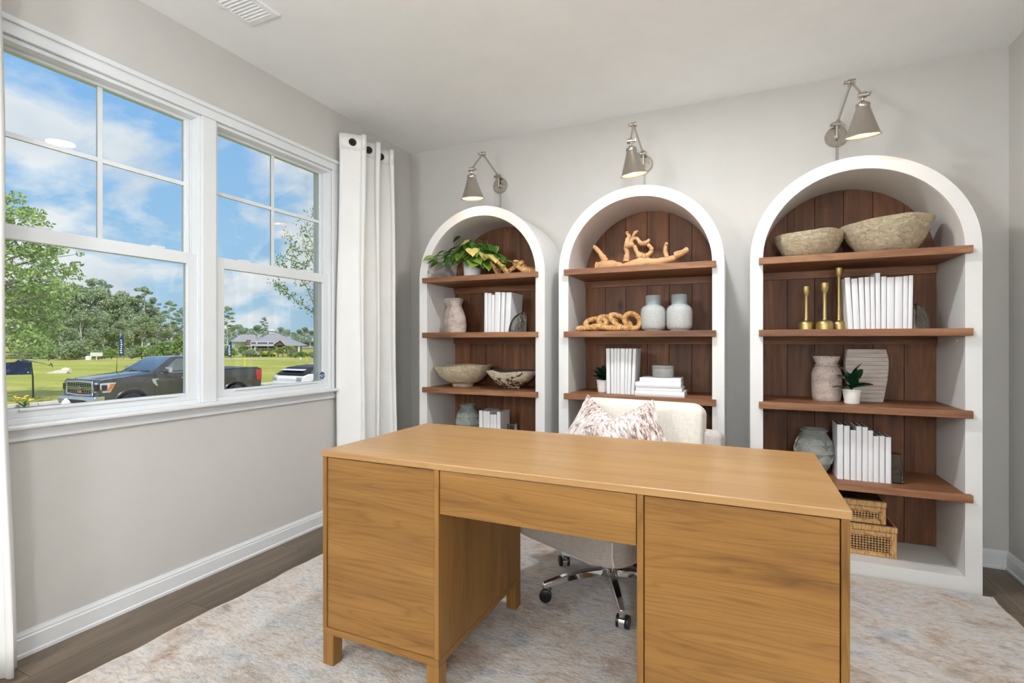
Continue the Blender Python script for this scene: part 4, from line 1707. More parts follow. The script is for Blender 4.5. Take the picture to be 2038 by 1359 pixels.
    bowl('cream_bowl', 'large cream papier-mache bowl in the left bookcase', 'papier-mache bowls', (c.x - .006, 3.265, z3), .212, .152, .078, .022, 'mache_cream', 'mache_cream', 3, .022, .3, lift=.004)
    c = atZ(1017, 773, z3)
    root = bowl('speckled_bowl', 'brown and cream speckled bowl with dark inside', 'papier-mache bowls', (c.x + .006, 3.225, z3), .178, .125, .058, .016, 'mache_brown', 'mache_dark', 8, .03, .55)
    # ---- lower shelf: relief vase, books, bookend
    relief_vase('grey-green relief vase in the left bookcase', (atY(931, 850, 3.27).x, 3.27, z4), .086, .262, 'relief_glaze_green', .052)
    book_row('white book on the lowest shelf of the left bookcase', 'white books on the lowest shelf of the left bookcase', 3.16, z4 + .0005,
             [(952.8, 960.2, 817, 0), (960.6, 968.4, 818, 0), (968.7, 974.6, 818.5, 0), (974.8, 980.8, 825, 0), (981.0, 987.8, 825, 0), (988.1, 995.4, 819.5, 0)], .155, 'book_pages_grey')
    glass_bookend('clear glass block bookend on the lowest shelf, left bookcase', (atY(1011, 850, 3.15).x, 3.16, z4), .165, .058, .06, False, 'block')


def link_chain(root, links, rt):
    """rattan rings: (centre, euler, major radius, minor extent)"""
    for (c, rot, ra, rb) in links:
        M = Euler(rot).to_matrix()
        n = 72
        m = MB()
        pts, rad = [], []
        for i in range(n):
            a = 2 * PI * i / n
            pts.append(Vector(c) + M @ Vector((ra * math.cos(a), rb * 1.45 * math.sin(a), 0)))
            rad.append(rt * (1.0 + (.16 if i % 2 else -.10)))
        m.tube(pts, rad, 10, closed=True)
        zmin = min(v[2] for v in m.v)
        if zmin < 0.0005:
            m.v = [(x, y, z - zmin + 0.0005) for x, y, z in m.v]
        m.build('link', 'rattan', root, smooth=25)


def relief_vase(label, c, r, h, mat, neck):
    root = empty('relief_vase', c)
    tag(root, label, 'vase', 'vases with raised arc relief')
    prof = [(0, 0), (r * .55, 0), (r * .62, .006), (r * .86, h * .22), (r, h * .48), (r * .97, h * .62), (r * .80, h * .80), (neck * 1.02, h * .905), (neck * .98, h * .935), (neck * 1.12, h * .975), (neck * 1.12, h), (neck * .98, h), (neck * .88, h * .93), (0, h * .85)]
    # smooth the body by resampling
    sm = prof[:3]
    key = prof[2:9]
    for i in range(len(key) - 1):
        p0, p1, p2, p3 = key[max(i - 1, 0)], key[i], key[i + 1], key[min(i + 2, len(key) - 1)]
        for k_ in range(1, 6):
            t_ = k_ / 5
            f_ = lambda a, b, c_, d: 0.5 * (2 * b + (c_ - a) * t_ + (2 * a - 5 * b + 4 * c_ - d) * t_ * t_ + (3 * b - a - 3 * c_ + d) * t_ ** 3)
            sm.append((f_(p0[0], p1[0], p2[0], p3[0]), f_(p0[1], p1[1], p2[1], p3[1])))
    nb_ = len(sm) + 2
    prof = sm + prof[9:]
    MB().lathe(prof[:nb_], 48).build('body', mat, root, smooth=70)
    MB().lathe(prof[nb_ - 1:], 48).build('mouth', mat, root, smooth=50)

    def rad(z):
        for (r0, z0), (r1, z1) in zip(prof[:nb_ - 1], prof[1:nb_]):
            if z0 <= z <= z1:
                return r0 + (r1 - r0) * (z - z0) / max(z1 - z0, 1e-6)
        return r
    k = 0
    for row, zc in ((0, h * .50), (1, h * .28), (2, h * .70)):
        cnt = 7
        for q in range(cnt):
            a0 = 2 * PI * (q + .5 * (row % 2)) / cnt + .35
            m = MB()
            for s in range(1, 7 if row < 2 else 5):
                rr = s * h * .030
                pts = []
                for i in range(13):
                    an = PI * i / 12
                    z = zc + rr * math.sin(an) - h * .03
                    R0 = rad(z) + .0004
                    da = rr * math.cos(an) / R0
                    pts.append((R0 * math.cos(a0 + da), R0 * math.sin(a0 + da), z))
                m.tube(pts, .0013, 5)
            m.build('arc_relief', 'relief_line', root, smooth=60)


def middle_case_items():
    z1, z2, z3, z4 = SHELF_Z
    # ---- driftwood
    c = atY(1275, 528, 3.26)
    Y = 3.26
    root = empty('driftwood', (c.x, Y, z1))
    tag(root, 'pale branching driftwood on the top shelf of the middle bookcase', 'driftwood')
    O = Vector((c.x, Y, z1))
    k = (z1 + .0) - 0

    def q(px, py, dy=0.0, lift=0.0):
        p = atY(px, py, Y + dy) - O
        return p + Vector((0, 0, lift))
    rnd = random.Random(5)

    def limb(pts, rad, name='branch'):
        P, Rr = [], []
        n = len(pts)
        for i in range(n - 1):
            for s in range(5):
                t = s / 5
                a = pts[max(i - 1, 0)]
                b, c_, d = pts[i], pts[i + 1], pts[min(i + 2, n - 1)]
                # catmull-rom
                p = 0.5 * ((2 * b) + (-a + c_) * t + (2 * a - 5 * b + 4 * c_ - d) * t * t + (-a + 3 * b - 3 * c_ + d) * t ** 3)
                P.append(p + Vector((rnd.uniform(-1, 1), rnd.uniform(-1, 1), rnd.uniform(-1, 1))) * .0012)
                Rr.append(1.28 * (rad[i] * (1 - t) + rad[i + 1] * t) * rnd.uniform(.86, 1.16))
        P.append(pts[-1])
        Rr.append(rad[-1] * .8)
        m = MB().tube(P, Rr, 10)
        zmin = min(v[2] for v in m.v)
        if zmin < 0:
            m.v = [(x, y, max(z, 0.0005)) for x, y, z in m.v]
        m.build(name, 'driftwood', root, smooth=50)
    L = -.012
    limb([q(1186, 527, -.02, L), q(1210, 524, -.02, L), q(1240, 527, 0, L), q(1275, 520, 0, L), q(1310, 518, .01, L), q(1345, 508, .0, L)], [.022, .027, .018, .030, .018, .017], 'trunk')
    limb([q(1205, 520, -.02), q(1196, 506, -.03), q(1186, 494, -.04), q(1181, 490, -.04)], [.018, .012, .010, .008])
    limb([q(1345, 508), q(1358, 503, -.02), q(1370, 495, -.03)], [.017, .015, .012])
    limb([q(1328, 512, 0), q(1324, 500, .01), q(1325, 488, .01), q(1327, 484, .0)], [.012, .010, .008, .007])
    limb([q(1246, 521, .0), q(1248, 505, .0), q(1246, 492, -.01), q(1252, 487, -.02), q(1262, 487, -.02)], [.016, .012, .013, .014, .010])
    limb([q(1246, 492, -.01), q(1249, 478, .0), q(1252, 470, .01), q(1247, 464, .01), q(1250, 462, .0)], [.011, .012, .010, .006, .004])
    limb([q(1254, 486, -.02), q(1259, 473, -.02), q(1264, 463, -.03), q(1270, 460, -.03)], [.012, .009, .008, .005])
    limb([q(1260, 476, -.02), q(1267, 474, -.02), q(1276, 484, -.02), q(1286, 483, -.02), q(1293, 476, -.02)], [.006, .008, .011, .011, .006])
    limb([q(1262, 488, -.02), q(1267, 500, -.01), q(1275, 510, .0), q(1285, 510, .01), q(1295, 502, .0), q(1296, 493, -.01), q(1288, 486, -.02)], [.008, .010, .020, .013, .010, .010, .007])
    limb([q(1200, 512, -.02), q(1197, 516, -.04)], [.010, .006])

    # ---- rattan chain on the second shelf
    a, b = atY(1152, 659, 3.20), atY(1278, 659, 3.20)
    cx = (a.x + b.x) / 2
    root = empty('rattan_chain', (cx, 3.19, z2))
    tag(root, 'woven rattan chain of thick rings beside the blue-grey jars', 'decor')
    link_chain(root, [((-.135, -.01, .022), (.10, -.12, .2), .064, .038), ((-.085, .0, .052), (.62, .0, .1), .066, .038), ((-.02, .05, .050), (.75, .35, .3), .062, .038), ((.010, -.035, .024), (.12, .1, .1), .070, .038), ((.070, .0, .052), (.55, .55, .2), .070, .038), ((.140, .01, .042), (1.1, .75, .3), .050, .034)], .0150)
    # ---- two jars
    for lab, cx in (('blue-grey stippled jar nearer the rattan chain', atY(1300, 656, 3.25).x), ('blue-grey stippled jar at the right in the middle bookcase', atY(1352, 656, 3.25).x)):
        r = empty('stippled_jar', (cx, 3.25, z2))
        tag(r, lab, 'jar', 'pair of blue-grey jars')
        MB().lathe([(0, 0), (.054, 0), (.056, .006), (.057, .009), (.066, .012), (.072, .020), (.0755, .040), (.0757, .118), (.072, .138), (.062, .152), (.050, .159), (.0465, .162)], 48).build('body', 'jar_glaze', r, smooth=40)
        MB().lathe([(.0465, .162), (.0465, .218), (.044, .222), (.040, .220), (.039, .165), (0, .16)], 48).build('collar', 'jar_collar', r, smooth=40)
    # ---- small plant in a white pot
    cx = atY(1199.5, 780, 3.24).x
    root = empty('small_potted_plant', (cx, 3.24, z3))
    tag(root, 'small dark green plant in a white pot beside the upright books', 'potted plant')
    pot(root, .040, .078)
    rnd = random.Random(4)
    lm = leaf_mesh('leaf', 1, .5, 'dark_leaf', .3, .15, False)
    for i in range(22):
        a = i * 2.4
        el = .25 + .65 * (i / 22)
        d = Vector((math.cos(a) * math.cos(el), math.sin(a) * math.cos(el), math.sin(el) * 1.1))
        l = rnd.uniform(.055, .078)
        inst(lm, 'leaf', root, (0, 0, .075 + .05 * (i / 22)), look_rot(d, rnd.uniform(-.4, .4)), (l, l, l))
    MB().cyl((0, 0, .06), (0, 0, .14), .003, .002, 6).build('stem', 'stem_green', root, smooth=60)
    # ---- upright books
    f = 110.0 / 1359
    xs = [(207.5, 300), (312, 388), (390, 455), (458, 530), (535, 645), (648, 715), (718, 800), (808, 890)]
    book_row('white book on the third shelf of the middle bookcase', 'upright white books in the middle bookcase', 3.155, z3 + .0005,
             [(1190 + a * f, 1190 + b * f, 693.5, l) for (a, b), l in zip(xs, (-.6, -.3, 0.3, .5, 1.0, 1.2, 1.6, 2.4))], .17)
    # ---- stacked books with a round box
    y = 3.10
    zz = z3
    xl = atY(1263.5, 790, y).x
    rows = [('white book at the bottom of the lying stack', 1263, 1362, .030, .0), ('white book second from the bottom of the lying stack', 1265, 1357, .0205, .010), ('white book third from the bottom of the lying stack', 1264, 1355, .030, .005), ('white book on top of the lying stack', 1273, 1355, .0260, .020)]
    for i, (lab, xa, xb, h, dy) in enumerate(rows):
        a, b = atY(xa, 780, y + dy), atY(xb, 780, y + dy)
        r = empty('book', (a.x, y + dy, zz))
        tag(r, lab, 'book', 'white books stacked lying in the middle bookcase')
        w, d = b.x - a.x, .20 - .01 * i
        m = MB()
        cth = .0022
        poly = [(.004, 0), (d, 0), (d, cth), (.008, cth), (.008, h - cth), (d, h - cth), (d, h), (.004, h), (.001, h * .75), (0, h * .5), (.001, h * .25)]
        m.prism(poly, 'X', 0, w)
        m.build('cover', 'book_white', r, smooth=30)
        MB().box(.003, w - .003, .009, d - .003, cth + .0002, h - cth - .0002).build('page_block', 'book_pages', r)
        zz += h + .0006
    c = atY(1319.5, 752, 3.20)
    r = empty('round_box', (c.x, 3.20, zz))
    tag(r, 'grey round stone box on top of the stacked books', 'box')
    MB().lathe([(0, 0), (.060, 0), (.0625, .003), (.0635, .054), (.062, .056), (0, .056)], 40).build('body', 'grey_box', r, smooth=40)
    MB().lathe([(0, .0565), (.0640, .0565), (.0650, .059), (.0650, .070), (.063, .072), (0, .072)], 40).build('lid', 'grey_box', r, smooth=40)


def pot(root, r, h, ribs=3):
    prof = [(0, 0), (r * .70, 0), (r * .76, .002)]
    for i in range(1, 7):
        t = i / 7
        prof.append((r * (.76 + .2 * t) + (.0008 if i % 2 else -.0004), h * t))
    prof += [(r * .97, h * .93), (r * 1.03, h * .95), (r * 1.03, h), (r * .96, h), (r * .93, h * .88), (0, h * .88)]
    MB().lathe(prof, 32).build('pot', 'pot_white', root, smooth=35)
    MB().lathe([(r * .925, h * .885), (0, h * .92)], 24).build('soil', 'soil', root, smooth=60)


def right_case_items():
    z1, z2, z3, z4 = SHELF_Z
    # ---- two papier-mache bowls
    c = atY(1609, 506, 3.27)
    bowl('papier_mache_bowl', 'smaller cream papier-mache bowl on the top shelf at right', 'papier-mache bowls', (c.x, 3.27, z1), .172, .138, .085, .006, 'mache_cream', 'mache_cream', 21, .04, .30, band=.004, lift=0.002)
    c = atY(1763, 498, 3.24)
    bowl('papier_mache_bowl', 'larger cream papier-mache bowl on the top shelf at right', 'papier-mache bowls', (c.x + .004, 3.262, z1), .207, .166, .095, .006, 'mache_cream', 'mache_cream', 33, .04, .50, band=.004, lift=0.008)
    # ---- brass candlesticks
    for lab, px, Y, h, rb in (('short brass candlestick at the left of three', 1604.5, 3.20, .236, .040), ('brass candlestick with the widest base, between two others', 1641, 3.16, .248, .040), ('tallest brass candlestick beside the books', 1669.5, 3.245, .335, .037)):
        c = atY(px, 655, Y)
        r = empty('brass_candlestick', (c.x, Y, z2))
        tag(r, lab, 'candlestick', 'brass candlesticks in the right bookcase')
        hb = .052
        MB().lathe([(0, 0), (rb, 0), (rb * 1.0, .004), (rb * .98, .030), (rb * .90, .042), (rb * .55, .050), (.012, hb), (.0100, hb + .006)], 36).build('base', 'brass', r, smooth=50)
        MB().lathe([(.0105, hb - .001), (.0100, hb + .03), (.0088, hb + (h - hb) * .35), (.0092, h - .058), (.0125, h - .048)], 24).build('stem', 'brass', r, smooth=60)
        MB().lathe([(.0120, h - .049), (.0185, h - .034), (.0205, h - .004), (.0200, h), (.0165, h), (.0150, h - .025), (0, h - .027)], 28).build('cup', 'brass', r, smooth=50)
    # ---- books on the second shelf
    f = 360.0 / 2038
    sp = [(838, 900, 552, -3.2), (903, 975, 554, -2.4), (978, 1036, 552, -1.8), (1040, 1096, 551, -1.2), (1099, 1150, 551, -.9), (1154, 1210, 543, -.5), (1214, 1272, 550, 0), (1277, 1362, 551.5, 0.0), (1365, 1452, 550.5, .3), (1456, 1513, 549, .5), (1516, 1566, 548, .7)]
    book_row('white book on the second shelf of the right bookcase', 'white books on the second shelf of the right bookcase', 3.15, z2 + .0005,
             [(1540 + a * f, 1540 + b * f, t, l) for a, b, t, l in sp], .20)
    c = atY(1818, 653, 3.24)
    glass_bookend('dark glass bookend on the second shelf, right bookcase', (c.x + .006, 3.24, z2), .132, .055, .06, False)
    # ---- third shelf
    c = atZ(1648, 799, z3)
    r = empty('whitewashed_vase', (c.x, 3.285, z3))
    tag(r, 'whitewashed wooden vase with flared rim beside the small plant', 'vase')

    def wob(rr, z, a, i):
        return rr * (1 + .012 * noise_at(math.cos(a) * 3, math.sin(a) * 3, z * 16, 1.0)), 0
    MB().lathe([(0, 0), (.062, 0), (.066, .004), (.070, .03), (.0725, .10), (.0725, .145), (.066, .172), (.055, .188), (.060, .194), (.052, .199), (.050, .204)], 44, wob=wob).build('body', 'whitewash_vase', r, smooth=45)
    MB().lathe([(.050, .2035), (.058, .218), (.066, .240), (.064, .244), (.055, .243), (.042, .215), (0, .20)], 44, wob=wob).build('rim', 'whitewash_vase', r, smooth=45)
    # flat carved wooden vase
    a, b = atY(1687, 803, 3.30), atY(1766, 803, 3.30)
    cx = (a.x + b.x) / 2
    r = empty('flat_wooden_vase', (cx, 3.335, z3))
    tag(r, 'flat whitewashed slatted wooden vase behind the small plant', 'vase')
    n = 13
    hz = .283
    for i in range(n):
        za, zb_ = hz * i / n + .0006, hz * (i + 1) / n - .0006

        def hw(z):
            t = z / hz
            return .079 + .026 * math.sin(min(1, t * 1.05) * PI * .62) - (.010 * max(0, t - .8) / .2)
        wa, wb = hw(za), hw(zb_)
        d = .034 + .002 * ((i * 7) % 3 - 1)
        vs = []
        for (w, z) in ((wa, za), (wb, zb_)):
            for k in range(12):
                an = 2 * PI * k / 12
                ca, sa = math.cos(an), math.sin(an)
                vs.append((math.copysign(abs(ca) ** .5, ca) * w, math.copysign(abs(sa) ** .6, sa) * d, z))
        fs = [tuple(reversed(range(12))), tuple(range(12, 24))] + [(k, (k + 1) % 12, 12 + (k + 1) % 12, 12 + k) for k in range(12)]
        MB().add(vs, fs).build('slat', 'whitewash', r, smooth=50)
    # plant in ribbed pot
    c = atZ(1697, 804, z3)
    r = empty('small_potted_plant', (c.x, 3.17, z3))
    tag(r, 'small glossy dark green plant in a ribbed white pot, right bookcase', 'potted plant')
    pot(r, .044, .074)
    lm = leaf_mesh('leaf', 1, .74, 'dark_leaf', .18, .2, False)
    rnd = random.Random(9)
    dirs = [(-1, -.35, .35, .085), (-.75, -.6, .62, .075), (.9, -.3, .42, .085), (.55, -.6, .35, .07), (-.15, -.6, .9, .09), (.25, -.4, 1.1, .095), (-.3, .3, 1.2, .095), (.45, .4, .9, .08), (-.6, .5, .6, .08), (.05, -.9, .5, .07), (-.5, -.2, 1.0, .085), (.35, -.1, 1.5, .09)]
    for i, (x, y, z, l) in enumerate(dirs):
        inst(lm, 'leaf', r, (0, 0, .074 + .004 * i), look_rot((x, y, z), rnd.uniform(-.5, .5)), (l * 1.12, l * 1.12, l * 1.12))
    MB().cyl((0, 0, .06), (0, 0, .125), .003, .002, 6).build('stem', 'stem_green', r, smooth=60)
    # ---- lowest shelf
    relief_vase('grey relief vase behind the desk corner, right bookcase', (atY(1619.5, 930, 3.265).x, 3.265, z4), .0965, .238, 'relief_glaze', .062)
    f = 300.0 / 2038
    sp = [(722, 806, 845, 0), (815, 897, 847.5, 0), (905, 979, 856, 0), (984, 1058, 848.5, 0), (1065, 1141, 850, 0), (1144, 1213, 857, 0), (1216, 1290, 868, 0), (1297, 1370, 868, 0), (1378, 1456, 870, 0)]
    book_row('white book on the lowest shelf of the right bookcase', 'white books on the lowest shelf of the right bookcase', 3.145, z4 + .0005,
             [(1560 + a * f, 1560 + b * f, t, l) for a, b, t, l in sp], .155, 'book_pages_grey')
    c = atZ(1776, 963, z4)
    glass_bookend('clear glass block bookend on the lowest shelf, right bookcase', (c.x, 3.185, z4), .150, .052, .06, False, 'block')
    # ---- cane boxes on the base
    cane_box('larger rattan cane box at the bottom', (0.527, 3.305, .077), .40, .21, .165)
    cane_box('smaller rattan cane box stacked on the larger one', (0.515, 3.300, .077 + .1655), .335, .185, .122)


def cane_box(label, c, w, d, h):
    root = empty('cane_box', c)
    tag(root, label, 'box', 'rattan cane boxes')
    lid = .034
    hb = h - lid - .002
    b = .024
    hw, hd = w / 2, d / 2
    MB().box(-hw + .006, hw - .006, -hd + .006, hd - .006, .001, hb - .001).build('body', 'box_dark', root)
    fr = MB()
    for s in (-1, 1):
        fr.box(s * hw - (b if s > 0 else 0), s * hw + (0 if s > 0 else b), -hd, hd, 0, hb)
    o1 = fr.build('side_wrap', 'rattan_wrap', root, bevel=.004)
    MB().box(-hw + b, hw - b, -hd, -hd + .008, 0, b * .8).build('front_rail', 'rattan_wrap', root, bevel=.003)
    MB().box(-hw + b, hw - b, -hd, -hd + .008, hb - b * .8, hb).build('front_rail', 'rattan_wrap', root, bevel=.003)
    MB().box(-hw + b, hw - b, hd - .008, hd, 0, hb).build('back_panel', 'rattan_wrap', root, bevel=.003)
    # cane webbing: verticals, horizontals and diagonals woven over the dark body
    x0, x1, z0, z1 = -hw + b, hw - b, b * .8, hb - b * .8
    m = MB()
    st = .0135
    nx = max(4, int(round((x1 - x0) / st)))
    nz = max(2, int(round((z1 - z0) / st)))
    dx, dz = (x1 - x0) / nx, (z1 - z0) / nz
    yv = -hd + .0035
    for i in range(nx + 1):
        x = x0 + i * dx
        m.box(max(x - .0018, x0), min(x + .0018, x1), yv - .0006, yv + .0006, z0, z1)
    for j in range(nz + 1):
        z = z0 + j * dz
        m.box(x0, x1, yv - .0014, yv - .0002, max(z - .0018, z0), min(z + .0018, z1))
    for i in range(nx):
        for j in range(nz):
            cx_, cz_ = x0 + (i + .5) * dx, z0 + (j + .5) * dz
            for sx in (-1, 1):
                for sz in (-1, 1):
                    px, pz = cx_ + sx * dx * .5, cz_ + sz * dz * .5
                    m.add([(px, yv - .0018, pz), (px - sx * dx * .42, yv - .0018, pz), (px, yv - .0018, pz - sz * dz * .42)], [(0, 1, 2)])
    m.build('cane_webbing', 'rattan', root)
    fz = MB()
    for a, bb, cc, dd in ((x0, x1, z0, z0 + .006), (x0, x1, z1 - .006, z1), (x0, x0 + .006, z0, z1), (x1 - .006, x1, z0, z1)):
        fz.box(a, bb, -hd + .0005, -hd + .003, cc, dd)
    fz.build('inner_frame', 'rattan', root)
    l = MB().box(-hw - .003, hw + .003, -hd - .003, hd + .003, hb + .002, h - .004)
    lo = l.build('lid', 'rattan_wrap', root, bevel=.004)
    MB().box(-hw + .012, hw - .012, -hd + .012, hd - .012, h - .004, h - .0005).build('lid_panel', 'box_dark', lo)
    MB().box(-.004, .004, -hd - .006, -hd - .003, hb - .014, hb + .014).build('clasp', 'rattan', root)


left_case_items()
middle_case_items()
right_case_items()


# ================================================================== OUTSIDE
G = -1.28        # street and lawn level


def ground_at(px, py):
    return atZ(px, py, G)


def outside_ground():
    lawn = MB().box(-330, WX - TH - .02, -60, 330, G - .3, G).build('lawn', 'lawn')
    struct(lawn, 'wide yellow-green lawn across the street', 'lawn')
    st = MB().box(-24.7, -15.6, -55, 120, G + .0005, G + .012).build('street', 'asphalt')
    struct(st, 'grey street where the pickup is parked', 'street')
    k = empty('kerb', (-24.9, 30, G))
    struct(k, 'pale concrete kerb along the far side of the street', 'kerb')
    km = MB().box(-.19, .19, -1.48, 1.48, 0, .11).mesh('kerb_stone', 'concrete')
    for i in range(30):
        inst(km, 'kerb_stone', k, (0, -30 + i * 3.0, 0))
    # pale cart path before the trees
    a, b = ground_at(20, 716.6), ground_at(372, 715.4)
    c = ground_at(640, 714.5)
    d = Vector((-1.1, 1.6, 0))
    pts = [a, b, c]
    m = MB()
    vs, fs = [], []
    for p in pts:
        vs += [(p.x, p.y, G + .02), (p.x + d.x, p.y + d.y, G + .02)]
    fs = [(0, 2, 3, 1), (2, 4, 5, 3)]
    o = m.add(vs, fs).build('cart_path', 'concrete')
    s = o.modifiers.new('thick', 'SOLIDIFY')
    s.thickness = .015
    struct(o, 'pale path along the foot of the tree line', 'path')


outside_ground()


def leaf_quads(C, size, rng, jitter=0.35, flat=0.0):
    """C: (n,3) centres -> (n,4,3) leaf quads with random orientation"""
    n = len(C)
    a = rng.normal(size=(n, 3))
    a[:, 2] *= (1 - flat)
    a /= np.linalg.norm(a, axis=1)[:, None] + 1e-9
    b = rng.normal(size=(n, 3))
    b -= a * np.sum(a * b, axis=1)[:, None]
    b /= np.linalg.norm(b, axis=1)[:, None] + 1e-9
    s = size * (1 + jitter * rng.uniform(-1, 1, size=n))[:, None]
    V = np.empty((n, 4, 3))
    V[:, 0] = C - a * s
    V[:, 1] = C + b * s * .45
    V[:, 2] = C + a * s
    V[:, 3] = C - b * s * .45
    return V


def blob_points(rng, blobs, n):
    """points on/inside a set of ellipsoid clumps (x,y,z,rx,ry,rz)"""
    w = np.array([b[3] * b[4] + b[3] * b[5] for b in blobs])
    idx = rng.choice(len(blobs), size=n, p=w / w.sum())
    B = np.array(blobs)[idx]
    u = rng.normal(size=(n, 3))
    u /= np.linalg.norm(u, axis=1)[:, None]
    r = rng.uniform(.55, 1.0, size=n) ** .6
    return B[:, :3] + u * B[:, 3:] * r[:, None]


def tree_proto(kind, seed):
    """returns (trunk mesh, foliage mesh); about 1 unit = 1 m, base at the origin"""
    rng = np.random.default_rng(seed)
    rnd = random.Random(seed)
    m = MB()
    if kind == 'broad':
        H = 9.0
        m.tube([(0, 0, 0), (.1, 0, 2), (-.1, .1, 4.5), (.1, 0, 7)], [.22, .17, .11, .04], 8)
        blobs = []
        for i in range(26):
            a, t = rnd.uniform(0, 2 * PI), rnd.random()
            z = 1.6 + 7.0 * t
            rr = 2.5 * math.sin(PI * min(.95, .25 + .7 * t)) * rnd.uniform(.3, 1)
            s = rnd.uniform(.7, 1.25)
            blobs.append((rr * math.cos(a), rr * math.sin(a), z, s, s, s * .65))
            if i % 3 == 0:
                m.tube([(0, 0, z * .6), (rr * math.cos(a) * .6, rr * math.sin(a) * .6, z * .85), (rr * math.cos(a), rr * math.sin(a), z)], [.07, .05, .015], 5)
        C = blob_points(rng, blobs, 5200)
        V = leaf_quads(C, .17, rng)
    elif kind == 'pine':
        m.tube([(0, 0, 0), (.05, .05, 4), (-.05, 0, 8), (0, 0, 11)], [.17, .13, .08, .03], 7)
        blobs = []
        for i in range(15):
            t = i / 15
            z = 5.6 + 5.6 * t
            a = i * 2.4
            L = (1.9 - 1.1 * t) * rnd.uniform(.6, 1.1)
            e = (L * math.cos(a), L * math.sin(a), z + .25)
            m.tube([(0, 0, z - .2), e], [.05, .015], 5)
            s = rnd.uniform(.4, .7)
            blobs.append((e[0], e[1], e[2], s, s, s * .45))
            if i % 2:
                blobs.append((e[0] * .5, e[1] * .5, e[2], s * .7, s * .7, s * .4))
        blobs.append((0, 0, 11.2, .6, .6, .5))
        C = blob_points(rng, blobs, 2300)
        V = leaf_quads(C, .15, rng)
    elif kind == 'bush':
        blobs = []
        for i in range(12):
            a, t = rnd.uniform(0, 2 * PI), rnd.random()
            blobs.append((1.1 * t * math.cos(a), 1.1 * t * math.sin(a), .6 + .9 * rnd.random() * (1 - t * .5), .6, .6, .5))
        m.tube([(0, 0, 0), (0, 0, 1.0)], [.08, .04], 6)
        C = blob_points(rng, blobs, 1900)
        C[:, 2] = np.maximum(C[:, 2], .03)
        V = leaf_quads(C, .12, rng)
    return m.mesh('trunk', 'bark_pale' if kind != 'bush' else 'bark', smooth=60), V


def place_tree(tm, fm, name, label, group, p, scale, rz, sz=None):
    r = empty(name, p, rz)
    r.scale = (scale, scale, sz or scale)
    tag(r, label, 'shrub' if name.endswith('shrub') or name.endswith('hedge') else 'tree', group)
    inst(tm, 'trunk', r)
    inst(fm, 'foliage', r)
    return r


